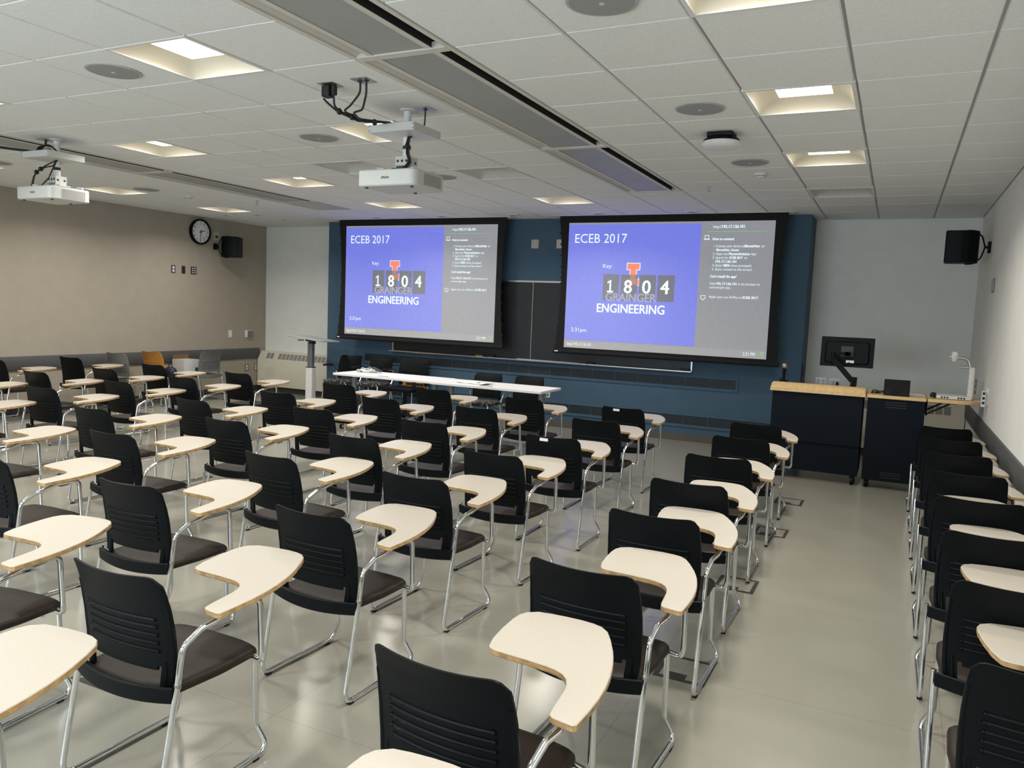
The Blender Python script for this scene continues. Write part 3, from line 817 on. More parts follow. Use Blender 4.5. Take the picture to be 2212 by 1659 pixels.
# chalkboard
t = thing('chalkboard', 'long black chalkboard with aluminium frame mounted on the blue wall', 'chalkboard', (0, YW, 0))
MB().box(-7.50, -2.725, -.022, -.001, .955, 2.075).build('board', 'board', t)
f = MB()
f.box(-7.52, -2.705, -.032, -.001, 2.075, 2.10)
f.box(-7.52, -7.50, -.032, -.001, .94, 2.075); f.box(-2.725, -2.705, -.032, -.001, .94, 2.075)
f.build('frame', 'alu', t)
MB().box(-5.092, -5.082, -.0245, -.0215, .96, 2.075).build('joint_strip', 'steel', t)
cr = MB()
prof = [(-.022, .955), (-.022, .935), (-.10, .930), (-.108, .938), (-.108, .950), (-.100, .952), (-.098, .942), (-.03, .945)]
cr.rings([[(-7.53, y, z) for y, z in prof], [(-2.70, y, z) for y, z in prof]], smooth=False)
cr.build('chalk_tray', 'alu', t)
for x, m, lab in ((-5.91, 'yellow', 'yellow chalkboard eraser on the chalk tray between the screens'), (-5.715, 'ink', 'black eraser right beside the yellow one on the chalk tray'), (-4.135, 'ink', 'black eraser on the chalk tray below the right screen, left part'), (-2.79, 'ink', 'black eraser at the right end of the chalk tray')):
    t = thing('chalkboard_eraser', lab, 'eraser', (x, YW - .064, .946), 0, 'erasers on the chalk tray')
    MB().prism(rpoly([(-.065, -.025, .008), (.065, -.025, .008), (.065, .025, .008), (-.065, .025, .008)], 3), 0, .018).build('felt_pad', 'ink' if m == 'ink' else 'yellow', t)
    MB().prism(rpoly([(-.06, -.021, .008), (.06, -.021, .008), (.06, .021, .008), (-.06, .021, .008)], 3), .018, .034, bevel=.003).build('grip', 'ink' if m == 'ink' else 'dark_gray', t)

def wall_vent(x0, x1, z0, z1, lab):
    t = thing('wall_vent', lab, 'vent', (0, YW, 0), 0, 'long wall vents')
    f = MB()
    e = .035
    f.box(x0 - e, x1 + e, -.014, -.0005, z1, z1 + e); f.box(x0 - e, x1 + e, -.014, -.0005, z0 - e, z0)
    f.box(x0 - e, x0, -.014, -.0005, z0, z1); f.box(x1, x1 + e, -.014, -.0005, z0, z1)
    f.build('frame', 'wall_blue', t)
    g = MB(); g.box(x0, x1, -.004, -.0005, z0, z1)
    n = 8
    for k in range(n):
        z = z0 + (k + .5) * (z1 - z0) / n
        g.box(x0, x1, -.008, -.004, z - .002, z + .002)
    g.build('grille', 'vent_dark', t)
    d = MB()
    k = x0 + .32
    while k < x1 - .1:
        d.box(k - .004, k + .004, -.0095, -.004, z0, z1); k += .33
    d.build('divider', 'wall_blue', t)
wall_vent(-8.06, -2.13, .745, .865, 'upper long dark vent strip in the blue wall, under the chalkboard')
wall_vent(-8.06, -1.60, .225, .345, 'lower long dark vent strip in the blue wall, just above the floor')
def wall_plate(name, lab, cat, org, xd, w, h, m, extras=(), th=.006, grp=None):
    """plate on a wall: local x along xd, z up, facing outwards"""
    t = thing(name, lab, cat, org, 0, grp)
    xd = Vector(xd); nrm = xd.cross(Vector((0, 0, 1)))
    mm = Matrix((xd, -nrm, Vector((0, 0, 1)))).transposed().to_4x4()
    t.matrix_world = Matrix.Translation(org) @ mm
    def P(x0, x1, z0, z1, y0, y1, r=.004):
        b = MB(); pl = rpoly([(x0, z0, r), (x1, z0, r), (x1, z1, r), (x0, z1, r)], 3)
        b.rings([[(x, -y0, z) for x, z in pl], [(x, -y1, z) for x, z in pl]], smooth=False); return b
    P(-w / 2, w / 2, -h / 2, h / 2, 0.0005, th).build('plate', m, t)
    for nm, x0, x1, z0, z1, y1, mm_ in extras:
        P(x0, x1, z0, z1, th, y1, .003).build(nm, mm_, t)
    return t
XF = (1, 0, 0); XLW = (0, 1, 0); XRW = (0, -1, 0)
for x, lab in ((-5.096, 'blank square steel plate on the blue wall between the two screens'), (-4.70, 'blank square steel plate on the blue wall at the edge of the right screen')):
    wall_plate('blank_wall_plate', lab, 'wall plate', (x, YW, 2.629), XF, .115, .125, 'steel', [('screw', -.006, .006, -.048, -.040, .008, 'alu'), ('screw', -.006, .006, .040, .048, .008, 'alu')], grp='blank plates on the blue wall')

# ---------------------------------------------------------------- left wall
t = thing('wall_clock', 'round black rimmed wall clock on the left wall', 'clock', (XL, 5.907, 2.742))
MB().lathe((0, 0, 0), [(.205, 0.001), (.21, .03), (.205, .055), (.19, .062), (.182, .055), (.178, .035)], seg=56, axis='x', cap1=False).build('rim', 'black_plastic', t)
fc = MB(); fc.cyl((.03, 0, 0), .18, .006, seg=56, axis='x'); face = fc.build('face', 'dial', t)
for n in range(1, 13):
    a = math.radians(90 - 30 * n)
    y, z_ = .142 * math.cos(a), .142 * math.sin(a)
    wd = .034 if n >= 10 else (.012 if n == 1 else .022)
    lettering('numeral', str(n), wd if n != 11 else .026, .038, frame_mtx((.0368, y - wd / 2, z_ - .019), (0, 1, 0), (0, 0, 1)), 'ink', face, True)
tk = MB()
for n in range(60):
    a = math.radians(6 * n); r0 = .166 if n % 5 else .110; r1 = .172 if n % 5 else .118
    m = Matrix.Rotation(a, 4, 'X')
    tk.box(.036, .0368, -.0015, .0015, r0, r1, mtx=m)
tk.build('minute_track', 'ink', face)
def hand(ang, L, wd, x):
    m = Matrix.Rotation(-math.radians(ang), 4, 'X')     # clockwise as seen from the room
    b = MB(); b.box(x, x + .0015, -wd / 2, wd / 2, -.03, L, mtx=m); b.build('hand', 'ink', t)
hand(75.5, .088, .011, .040); hand(186, .135, .008, .043); hand(150, .12, .002, .046)
MB().cyl((.036, 0, 0), .010, .014, seg=16, axis='x').build('hub', 'ink', t)

def wall_speaker(loc, rotz, lab):
    t = thing('wall_speaker', lab, 'speaker', loc, rotz, 'black wall speakers')
    # local: +y is the direction it faces, x across, back is curved
    pl = [(-.125, .17), (.125, .17)]
    for k in range(9):
        a = k / 8; an = PI * a
        pl.append((.125 * math.cos(an), .02 - .16 * math.sin(an)))
    b = MB(); b.prism(rpoly([(x, y, .008) for x, y in pl], 2), -.17, .17, bevel=.006)
    b.build('cabinet', 'black_plastic', t)
    MB().prism(rpoly([(-.118, .171, .004), (.118, .171, .004), (.118, .178, .004), (-.118, .178, .004)], 2), -.163, .163).build('grille', 'black_matte', t)
    MB().box(-.012, .012, .178, .180, -.14, -.128).build('badge', 'dark_gray', t)
    return t
def speaker_mount(sp, back):
    # strap from top to bottom round the curved back, and the arm to the wall plate
    y_ = MB(); y_.tube([(0, -.02, .178), (0, -.10, .174), (0, -.165, .11), (0, -.195, 0), (0, -.165, -.11), (0, -.10, -.174), (0, -.02, -.178)], .008, fillet=.06); y_.build('yoke', 'black_plastic', sp)
    a_ = MB(); a_.tube([(0, -.19, 0), (0, -back, 0)], .014); a_.build('wall_arm', 'black_plastic', sp)
    MB().cyl((0, 0, .171), .02, .010, seg=14).build('pivot_knob', 'dark_gray', sp)
sp1 = wall_speaker((-10.53, 6.33, 2.53), math.radians(-66), 'black wall speaker on the left wall, right of the clock')
speaker_mount(sp1, .228)
sp2 = wall_speaker((.275, 6.20, 2.53), math.radians(87), 'black wall speaker on the right wall, above the document camera')
speaker_mount(sp2, .218)
t = thing('wall_bracket_plate', 'black bracket plate holding the right wall speaker', 'bracket', (XR, 6.205, 2.53))
MB().box(-.03, -.0005, -.03, .03, -.06, .06).build('plate', 'black_plastic', t)
t = thing('wall_bracket_plate', 'black bracket plate holding the left wall speaker', 'bracket', (XL, 6.235, 2.53))
MB().box(.0005, .04, -.03, .03, -.05, .05).build('plate', 'black_plastic', t)

wall_plate('ivory_jack_plate', 'ivory plate with black socket beside the left wall speaker', 'wall plate', (XL, 6.27, 2.705), XLW, .115, .135, 'ivory', [('socket', -.022, .03, -.03, .012, .012, 'ink')])
wall_plate('wall_outlet', 'outlet plate below the clock, leftmost of three', 'outlet', (XL, 5.389, 2.10), XLW, .078, .125, 'dark_gray', [('socket', -.020, .020, .006, .046, .008, 'white_plastic'), ('socket', -.020, .020, -.046, -.006, .008, 'white_plastic')])
wall_plate('wall_switch_plate', 'dark plate below the clock, middle of three', 'wall plate', (XL, 5.588, 2.10), XLW, .07, .125, 'dark_gray', [('rocker', -.022, .03, -.052, .052, .010, 'ink')])
wall_plate('data_plate', 'dark data plate with white jacks below the clock, rightmost of three', 'data plate', (XL, 5.794, 2.098), XLW, .115, .125, 'dark_gray',
    [('jack', a, a + .02, b, b + .018, .009, 'white_plastic') for a in (-.032, .014) for b in (-.042, -.008, .026)])
wall_plate('light_switch', 'narrow white switch plate on the left wall above the grey rail', 'light switch', (XL, 6.591, 1.049), XLW, .078, .125, 'white_plastic', [('rocker', -.016, .016, -.033, .033, .010, 'paper')])
t = wall_plate('thermostat', 'square thermostat in a clear guard on the left wall', 'thermostat', (XL, 7.016, 1.044), XLW, .155, .13, 'white_plastic', [('guard', -.03, .065, -.055, .055, .05, 'outlet_grey'), ('dial', -.07, -.04, -.055, .055, .035, 'white_plastic')])
wall_plate('wall_outlet', 'double outlet on the left wall below the grey rail, left one', 'outlet', (XL, 6.985, .437), XLW, .085, .125, 'outlet_grey', [('socket', -.020, .020, .006, .046, .008, 'white_plastic'), ('socket', -.020, .020, -.046, -.006, .008, 'white_plastic')])
wall_plate('wall_outlet', 'wide outlet on the left wall below the grey rail, right one', 'outlet', (XL, 7.235, .437), XLW, .13, .125, 'outlet_grey', [('socket', a, a + .032, b, b + .04, .008, 'white_plastic') for a in (-.045, .013) for b in (-.046, .006)])

# ---------------------------------------------------------------- radiators
def radiator(x0, x1, lab, slots):
    t = thing('radiator_cover', lab, 'radiator', (0, YF, 0), 0, 'radiator covers')
    b = MB()
    prof = [(-.001, .105), (-.215, .105), (-.215, .58), (-.125, .735), (-.001, .735)]
    b.rings([[(x0, y, z_) for y, z_ in prof], [(x1, y, z_) for y, z_ in prof]], smooth=False)
    b.build('cover', 'radiator', t)
    MB().box(x0, x1, -.17, -.001, 0, .105).build('plinth', 'vinyl_base', t)
    ax = Vector((0, .09, .155)).normalized(); nv = Vector((0, -.155, .09)).normalized()
    for xs in slots:
        g = MB()
        o0 = Vector((xs, -.215, .58)) + ax * .03 + nv * .0008
        g.rings([[o0, o0 + Vector((.075, 0, 0)), o0 + Vector((.075, 0, 0)) + ax * .115, o0 + ax * .115], [o0 + nv * .001, o0 + Vector((.075, 0, 0)) + nv * .001, o0 + Vector((.075, 0, 0)) + ax * .115 + nv * .001, o0 + ax * .115 + nv * .001]], smooth=False)
        g.build('louvre', 'radiator_slot', t)
    if x0 < -5:
        MB().box(x0 + .2, x0 + .42, -.2165, -.215, .28, .46).build('access_door', 'radiator', t)
radiator(-10.76, -8.862, 'cream radiator cover under the wall in the front left corner', [-10.58, -10.49] + [-10.30 + .09 * k for k in range(16)])
radiator(-1.30, .515, 'cream radiator cover in the front right corner behind the lectern', [-1.2 + .09 * k for k in range(4)] + [-.7 + .09 * k for k in range(7)] + [.02 + .09 * k for k in range(4)])

# right wall and corner plates
t = thing('switch_bank', 'bank of three narrow grey switch plates on the right wall', 'switch plate', (XR, 5.55, 2.10))
b = MB(); b.box(-.008, -.0005, -.085, .085, -.068, .068); b.build('plate', 'outlet_grey', t)
for k in (-.055, 0, .055): MB().box(-.014, -.008, k - .02, k + .02, -.055, .055).build('rocker', 'speaker_rim', t)
wall_plate('data_plate', 'square grey data plate on the right wall behind the document camera', 'data plate', (XR, 6.37, 1.035), XRW, .13, .16, 'outlet_grey', [('jack', a, a + .03, b, b + .045, .011, 'steel') for a in (-.045, .012) for b in (-.055, .008)])
wall_plate('wall_outlet', 'steel outlet plate on the front wall below the monitor, left one', 'outlet', (-1.145, YF, .885), XF, .13, .12, 'steel', [('socket', a, a + .032, b, b + .036, .009, 'white_plastic') for a in (-.045, .013) for b in (-.042, .006)])
wall_plate('wall_outlet', 'steel outlet plate with plugs on the front wall below the monitor, right one', 'outlet', (-.975, YF, .885), XF, .13, .12, 'steel', [('plug', -.048, -.018, -.035, .03, .035, 'white_plastic'), ('plug', .015, .045, -.04, .02, .035, 'ink')])
wall_plate('wall_outlet', 'small outlet on the blue wall seen under the right end of the tables', 'outlet', (-4.79, YW, .475), XF, .07, .115, 'white_plastic', [('socket', -.018, .018, -.040, -.004, .008, 'outlet_grey'), ('socket', -.018, .018, .004, .040, .008, 'outlet_grey')])
t = thing('switch_plate', 'dark tall switch plate on the narrow side face of the blue wall', 'switch plate', (-1.345, 7.05, 1.03))
MB().box(.0005, .008, -.06, .06, -.11, .11).build('plate', 'dark_gray', t)
MB().box(.008, .014, -.03, .03, -.06, .06).build('rocker', 'ink', t)

# ================================================================ TABLET CHAIRS
def back_mb(opening=True):
    nu, nv = 28, 26
    def yb(z):                       # side profile of the shell
        pts = [(.40, -.200), (.46, -.196), (.52, -.197), (.60, -.205), (.68, -.220), (.75, -.240), (.80, -.262)]
        for (a, ya), (b, yb_) in zip(pts, pts[1:]):
            if z <= b: return ya + (yb_ - ya) * max(0, (z - a)) / (b - a)
        return pts[-1][1]
    def hw(z):
        pts = [(.40, .206), (.47, .214), (.56, .218), (.64, .217), (.72, .212), (.80, .204)]
        for (a, ya), (b, yb_) in zip(pts, pts[1:]):
            if z <= b: return ya + (yb_ - ya) * max(0, (z - a)) / (b - a)
        return pts[-1][1]
    def P(u, z, off=0.0):
        x = u * hw(z)
        bow = .036 * (1 - u * u) * (0.75 + .25 * (z - .4) / .4)
        y = yb(z) - bow + .004 * max(0, abs(u) - .93) / .07
        return Vector((x, y + off, z))
    def ztop(u):
        e = max(0, (abs(u) - .80) / .20)
        return .797 - .008 * (1 - u * u) - .036 * (1 - math.sqrt(max(0, 1 - e * e)))
    b = MB()
    zo0, zo1 = .402, .468
    th = .0085
    us = [-1 + 2 * i / nu for i in range(nu + 1)]
    def zz(u, j): 
        return zo0 + (ztop(u) - zo0) * j / nv
    idx = {}
    for side, off in ((0, 0.0), (1, th)):
        for i, u in enumerate(us):
            for j in range(nv + 1):
                idx[(side, i, j)] = len(b.v)
                q = P(u, zz(u, j), off); b.v.append(tuple(q))
    def keep(i, j):
        if not opening: return True
        uc = (us[i] + us[i + 1]) / 2; zc = (zz(us[i], j) + zz(us[i + 1], j + 1)) / 2
        if abs(uc) < .80 and zc < zo1 + (0.008 if abs(uc) > .72 else 0.0) - .0: return False
        return True
    for i in range(nu):
        for j in range(nv):
            if not keep(i, j): continue
            b.face((idx[0, i, j], idx[0, i + 1, j], idx[0, i + 1, j + 1], idx[0, i, j + 1]), 0, True)
            b.face((idx[1, i, j], idx[1, i, j + 1], idx[1, i + 1, j + 1], idx[1, i + 1, j]), 0, True)
            for (di, dj, a, c_) in ((-1, 0, (i, j), (i, j + 1)), (1, 0, (i + 1, j), (i + 1, j + 1)), (0, -1, (i, j), (i + 1, j)), (0, 1, (i, j + 1), (i + 1, j + 1))):
                ii, jj = i + di, j + dj
                if ii < 0 or ii >= nu or jj < 0 or jj >= nv or not keep(ii, jj):
                    b.face((idx[0, a[0], a[1]], idx[0, c_[0], c_[1]], idx[1, c_[0], c_[1]], idx[1, a[0], a[1]]), 0, False)
    # moulded ribs with a bead at each end, and thick side spines
    for k, z in enumerate((.640, .613, .585, .557, .529)):
        path = [P(-.74 + 1.48 * i / 14, z - .004 * (1 - (-1 + 2 * i / 14) ** 2) * 0, .0010) for i in range(15)]
        b.tube(path, .0062, seg=8)
        for e in (path[0], path[-1]): b.lathe(e, [(.002, -.0085), (.006, -.006), (.0075, 0), (.006, .006), (.002, .0085)], seg=8, axis='y')
    for s_ in (-1, 1):
        path = [P(s_ * .965, .42 + .29 * i / 12, .004) for i in range(13)]
        b.tube(path, [.011 - .004 * i / 12 for i in range(13)], seg=8)
        path = [P(s_ * .86, .405 + .09 * i / 5, .004) for i in range(6)]
        b.tube(path, [.012 - .005 * i / 5 for i in range(6)], seg=8)
    return b
def lumbar_mb():
    b = MB()
    R = []
    for i in range(17):
        u = -1 + 2 * i / 16
        x = u * .236
        y = -.213 - .042 * (1 - u * u)
        zt = .428 - .006 * (1 - u * u); zb = .372 - .010 * (1 - u * u) + .012 * u * u * 0
        R.append([(x, y - .012, zb + .006), (x, y - .013, zt - .004), (x, y - .008, zt), (x, y + .010, zt - .006), (x, y + .010, zb + .004), (x, y - .004, zb)])
    b.rings(R, smooth=True)
    return b
def seat_mb():
    out = [(-.205, -.195, .03), (-.11, -.236, .2), (.11, -.236, .2), (.205, -.195, .03), (.222, .0, .3), (.212, .185, .06), (.10, .215, .25), (-.10, .215, .25), (-.212, .185, .06), (-.222, .0, .3)]
    base = rpoly(out, 5)
    def ring(d, zf):
        if d > .03:
            k = 1 - d / .2
            return [(x * k, (y - .01) * k + .01, zf(x * k, (y - .01) * k + .01)) for x, y in base]
        return [(x, y, zf(x, y)) for x, y in inset(base, d)]
    def dish(x, y): return -.010 * max(0, 1 - (x / .2) ** 2) * max(0, 1 - ((y + .02) / .2) ** 2) - (.014 * max(0, (y - .13) / .08) ** 1.5 if y > .13 else 0)
    b = MB()
    b.rings([ring(.020, lambda x, y: .376 + dish(x, y)), ring(.004, lambda x, y: .380 + dish(x, y)), ring(.0, lambda x, y: .392 + dish(x, y)), ring(.003, lambda x, y: .404 + dish(x, y)), ring(.014, lambda x, y: .413 + dish(x, y)),
             ring(.040, lambda x, y: .416 + dish(x, y)), ring(.085, lambda x, y: .416 + dish(x, y)), ring(.135, lambda x, y: .415 + dish(x, y))], smooth=True)
    return b
TABP = [(-.09, .155), (-.108, .205), (-.124, .29), (-.133, .37), (-.133, .415), (-.122, .448), (-.09, .476), (-.045, .486), (.01, .493), (.06, .496), (.105, .493), (.14, .483), (.17, .458), (.20, .410), (.238, .338), (.256, .298), (.275, .25), (.297, .178), (.313, .105), (.322, .04), (.327, -.03), (.3285, -.112), (.320, -.121),
        (.262, -.115), (.248, -.104), (.239, -.065), (.231, -.014), (.223, .034), (.213, .066), (.198, .094), (.178, .113), (.15, .126), (.12, .131), (.08, .133), (.03, .135), (-.02, .135), (-.055, .137), (-.079, .143)]
def tablet_mb(): 
    b = MB(); b.prism(TABP, .640, .6605, mi=1, mi_top=0, bevel=.0025); return b
R_ = .0108
def frame_right():
    return [(.232, -.200, .415), (.237, -.277, .030), (.238, -.290, .013)]
def chair_frame(t, arm=True, metal='chrome'):
    for s_ in (-1, 1):
        x = s_ * .238; xi = s_ * .200
        top = (s_ * .240, -.206, .430)
        b = MB()
        b.tube([top, (x, -.286, .014), (x, .172, .014), (s_ * .236, .190, .040), (xi, .176, .108), (xi, .168, .382), (xi, .10, .384)], R_, fillet=.045, seg=10)
        leg = b.build('sled_leg', metal, t)
        for y in (-.245, .135):
            f = MB(); f.box(x - .010, x + .010, y - .013, y + .013, 0.0, .008); f.build('rubber_foot', 'black_matte', leg)
    f = MB(); f.tube([(-.2, .10, .372), (.2, .10, .372)], .008, seg=8); f.build('cross_bar', metal, t)
def tablet_arm(t):
    b = MB()
    b.tube([(.240, -.206, .425), (.242, -.188, .552), (.248, -.115, .592), (.262, -.075, .604), (.268, .0, .626), (.270, .060, .630)], [R_] * 40, fillet=.045, seg=10)
    a = b.build('arm_tube', 'chrome', t)
    c_ = MB(); c_.lathe((.2402, -.2055, .428), [(.0118, -.008), (.0118, .008)], seg=12); c_.build('joint_collar', 'steel', a)
    b = MB()
    b.tube([(.270, .02, .628), (.272, .118, .626), (.272, .130, .420), (.262, .140, .380), (.200, .150, .384)], R_, fillet=.035, seg=10)
    b.build('arm_post', 'chrome', t)
    p = MB()
    pl = [(-.03, .640), (.115, .640), (.105, .622), (.075, .606), (.03, .602), (-.005, .612)]
    p.rings([[(.243, y, z_) for y, z_ in pl], [(.253, y, z_) for y, z_ in pl]], smooth=False)
    p.box(.225, .275, -.03, .12, .6345, .640)
    p.lathe((.238, .0, .622), [(.010, 0), (.010, .03)], seg=10, axis='x')
    p.build('support_bracket', 'plate', t)
    tb = tablet_mb().build('tablet', ['laminate', 'ply'], t)
    return tb
def make_tablet_chair(lab, loc, rz, group):
    t = thing('tablet_arm_chair', lab, 'chair', loc, rz, group)
    seat_mb().build('seat', 'seat_vinyl', t)
    back_mb().build('backrest', 'black_plastic', t)
    lumbar_mb().build('lumbar_bar', 'black_plastic', t)
    chair_frame(t)
    tablet_arm(t)
    return t
FILES = {
 5: ('file along right wall', [(.152, 4.525, .1), (.158, 3.717, .3), (.155, 2.928, -.3), (.157, 2.134, .3), (.155, 1.347, .3), (.156, .582, .3), (.156, -.168, 0), (.156, -.918, 0)]),
 4: ('first file left of aisle', [(-1.313, 3.521, .7), (-1.280, 2.647, -.7), (-1.268, 1.735, .9), (-1.239, .846, -.8), (-1.21, .071, -1.1), (-1.212, -.779, -3.2), (-1.254, -1.663, -3.7), (-1.19, -2.585, -2.0)]),
 3: ('second file left of aisle', [(-2.566, 3.772, -1.3), (-2.485, 2.788, .4), (-2.433, 1.761, .6), (-2.465, .926, -2.7), (-2.496, .10, -2.4), (-2.463, -.737, -2.7), (-2.518, -1.627, -.5), (-2.475, -2.555, 0)]),
 2: ('third file left of aisle', [(-3.597, 3.745, -.2), (-3.613, 2.78, -.4), (-3.515, 1.768, -.8), (-3.502, .884, -1.9), (-3.453, .077, -5.5), (-3.507, -.819, .7), (-3.482, -1.737, 5.3)]),
 1: ('fourth file left of aisle', [(-4.71, 3.815, 0), (-4.635, 2.753, .1), (-4.61, 1.764, .9), (-4.648, .875, -1.3), (-4.762, .028, .3), (-4.613, -.85, 0)]),
 0: ('fifth file left of aisle', [(-5.717, 3.477, 1.8), (-5.615, 2.43, 1.8), (-5.702, 1.514, -3.8), (-5.826, .652, -1.0), (-5.875, -.268, -1.5)]),
 -1: ('third file from left wall', [(-7.297, 3.592, -1.8), (-7.305, 2.783, -.7), (-7.351, 2.030, -2.0), (-7.337, 1.217, 2.4), (-7.433, .432, 0)]),
 -2: ('second file from left wall', [(-8.777, 3.612, -1.0), (-8.621, 2.812, -1.3), (-8.706, 2.050, -.8), (-8.909, 1.285, 0)]),
 -3: ('file nearest left wall', [(-10.307, 3.54, 2.1), (-10.42, 2.615, 0)]),
}
proto = None
extra = {(3, 0): ' with white sticker', (3, 2): ' with white sticker'}
chairs = {}
for key, (desc, rows) in FILES.items():
    for k, (x, y, th) in enumerate(rows):
        nm = 'frontmost' if k == 0 else ordinal(k + 1) + ' from front'
        lab = 'black tablet-arm chair%s, %s, %s' % (extra.get((key, k), ''), nm, desc)
        grp = 'black tablet-arm chairs'
        if proto is None:
            proto = o = make_tablet_chair(lab, (x, y, 0), math.radians(th), grp)
        else:
            o = dup(proto, (x, y, 0), math.radians(th), lab, grp)
        chairs[key, k] = o
for kk in ((3, 0), (3, 2)):
    par = chairs[kk]
    b = MB(); b.box(-.075, -.015, -.2960, -.2800, .758, .778)
    b.build('sticker', 'paper', par)

# ---------------------------------------------------------------- other chairs at the left wall
def plain_chair(lab, loc, rz, plastic, seat_m, sc=1.03):
    t = thing('sled_base_chair', lab, 'chair', loc, rz)
    t.scale = (1, 1, sc)
    seat_mb().build('seat', seat_m, t)
    back_mb().build('backrest', plastic, t)
    lumbar_mb().build('lumbar_bar', plastic, t)
    chair_frame(t)
    return t
plain_chair('grey plastic chair by the left wall, left of the orange chair', (-10.42, 4.33, 0), 0, 'grey_plastic', 'seat_vinyl')
plain_chair('orange plastic chair by the left wall', (-10.42, 4.93, 0), 0, 'orange', 'grey_plastic')
plain_chair('grey plastic chair facing the left wall, right of the white carton', (-10.42, 5.62, 0), PI / 2, 'grey_plastic', 'blue_vinyl')
t = thing('carton', 'open white cardboard carton on the blue seat of the grey chair', 'box', (-10.52, 5.42, .428))
b = MB()
b.box(-.13, .13, -.16, -.155, 0, .235); b.box(-.13, .13, .155, .16, 0, .235); b.box(-.13, -.125, -.155, .155, 0, .235); b.box(.125, .13, -.155, .155, 0, .235)
b.box(-.125, .125, -.155, .155, 0, .006)
b.build('box_body', 'carton', t)
b = MB()
m = Matrix.Translation((-.13, 0, .235)) @ Matrix.Rotation(math.radians(12), 4, 'Y'); b.box(-.004, 0, -.155, .155, 0, .075, mtx=m)
b.build('back_flap', 'kraft', t)
b = MB(); b.box(.1302, .1312, -.158, -.012, .115, .225); b.box(.1302, .1312, -.004, .158, .115, .225); b.build('front_flap', 'carton', t)
MB().box(.1312, .1322, .06, .155, .03, .105).build('printed_panel', 'green', t)
t = thing('small_bag', 'small dark blue bag on the seat of the orange chair', 'bag', (-10.36, 4.98, .425))
b = MB(); b.rings([[(s_ * .11 * math.cos(a * PI / 8), s_ * .08 * math.sin(a * PI / 8), z_) for a in range(16)] for s_, z_ in ((.8, 0), (1, .03), (1.02, .08), (.8, .125), (.45, .145))], smooth=True)
b.build('body', 'blue_vinyl', t)
b = MB(); b.tube([(-.05, 0, .135), (-.03, 0, .19), (.03, 0, .19), (.05, 0, .135)], .006, fillet=.03, seg=8); b.build('handle', 'cable', t)

# ---------------------------------------------------------------- chairs behind the white tables, facing the room
def guest_chair(lab, loc, sc=1.05):
    t = thing('guest_armchair', lab, 'chair', loc, PI, 'armchairs behind the white tables')
    t.scale = (1, 1, sc)
    b = MB()
    base = rpoly([(-.225, -.2, .07), (.225, -.2, .07), (.24, .20, .09), (-.24, .20, .09)], 6)
    b.rings([[(x, y, z_) for x, y in inset(base, d)] for d, z_ in ((.03, .385), (.0, .40), (.0, .425), (.012, .44), (.05, .447))], smooth=True)
    b.build('seat', 'pattern', t)
    back_mb().build('backrest', 'black_plastic', t)
    for s_ in (-1, 1):
        b = MB(); b.tube([(s_ * .23, -.17, .42), (s_ * .26, -.20, .55), (s_ * .275, -.12, .635), (s_ * .275, .0, .64)], .010, fillet=.05, seg=8)
        a = b.build('arm_tube', 'chrome', t)
        b = MB(); b.tube([(s_ * .275, -.12, .648), (s_ * .278, .10, .648)], [.014, .016], seg=10); b.build('arm_pad', 'black_matte', a)
        b = MB(); b.tube([(s_ * .21, .16, .41), (s_ * .235, .20, .012)], .011, seg=10); b.build('leg', 'chrome', t)
        b = MB(); b.tube([(s_ * .21, -.17, .41), (s_ * .235, -.26, .012)], .011, seg=10); b.build('leg', 'chrome', t)
        b = MB(); b.tube([(s_ * .21, -.165, .41), (s_ * .212, -.195, .45)], .010, seg=8); b.build('back_post', 'chrome', t)
        for yy in (.20, -.26):
            f = MB(); f.cyl((s_ * .235, yy, 0), .014, .014, seg=10); f.build('rubber_foot', 'black_matte', t)
    return t
guest_chair('armchair with patterned seat, leftmost behind the white tables, near the tall stand', (-8.12, 6.33, 0))
guest_chair('armchair with patterned seat behind the left white table, just right of the leftmost', (-7.52, 6.33, 0))
guest_chair('armchair behind the right white table, left one of two', (-5.24, 5.62, 0), .995)
guest_chair('armchair behind the right white table, right one of two', (-4.64, 5.66, 0), .995)
plain_chair('orange plastic chair half hidden behind the black swivel chair', (-7.0, 6.52, 0), PI, 'orange', 'orange', 1.0)
t = thing('swivel_chair', 'black swivel task chair behind the left white table', 'chair', (-6.63, 5.90, 0), PI)
b = back_mb()
b.v = [(x * 1.16, y - .01, .50 + (z_ - .402) * 1.0) for x, y, z_ in b.v]; b.build('backrest', 'black_plastic', t)
b = MB(); base = rpoly([(-.24, -.21, .07), (.24, -.21, .07), (.25, .22, .09), (-.25, .22, .09)], 6)
b.rings([[(x, y, z_) for x, y in inset(base, d)] for d, z_ in ((.04, .43), (.0, .445), (.0, .475), (.02, .49), (.06, .495))], smooth=True); b.build('seat', 'black_plastic', t)
b = MB(); b.box(-.03, .03, -.235, -.06, .415, .43); b.box(-.03, .03, -.245, -.225, .415, .56); b.build('back_post', 'black_matte', t)
b = MB(); b.cyl((0, 0, .09), .026, .34, seg=16); b.cyl((0, 0, .09), .04, .16, seg=16); b.build('gas_column', 'black_matte', t)
b = MB()
for k in range(5):
    a = 2 * PI * k / 5 + .3; b.tube([(0, 0, .10), (.27 * math.cos(a), .27 * math.sin(a), .065)], [.024, .015], seg=8)
b.build('star_base', 'black_matte', t)
for k in range(5):
    a = 2 * PI * k / 5 + .3; b = MB(); b.cyl((.27 * math.cos(a), .27 * math.sin(a) - .018, .028), .028, .036, seg=16, axis='y'); b.build('caster', 'black_plastic', t)

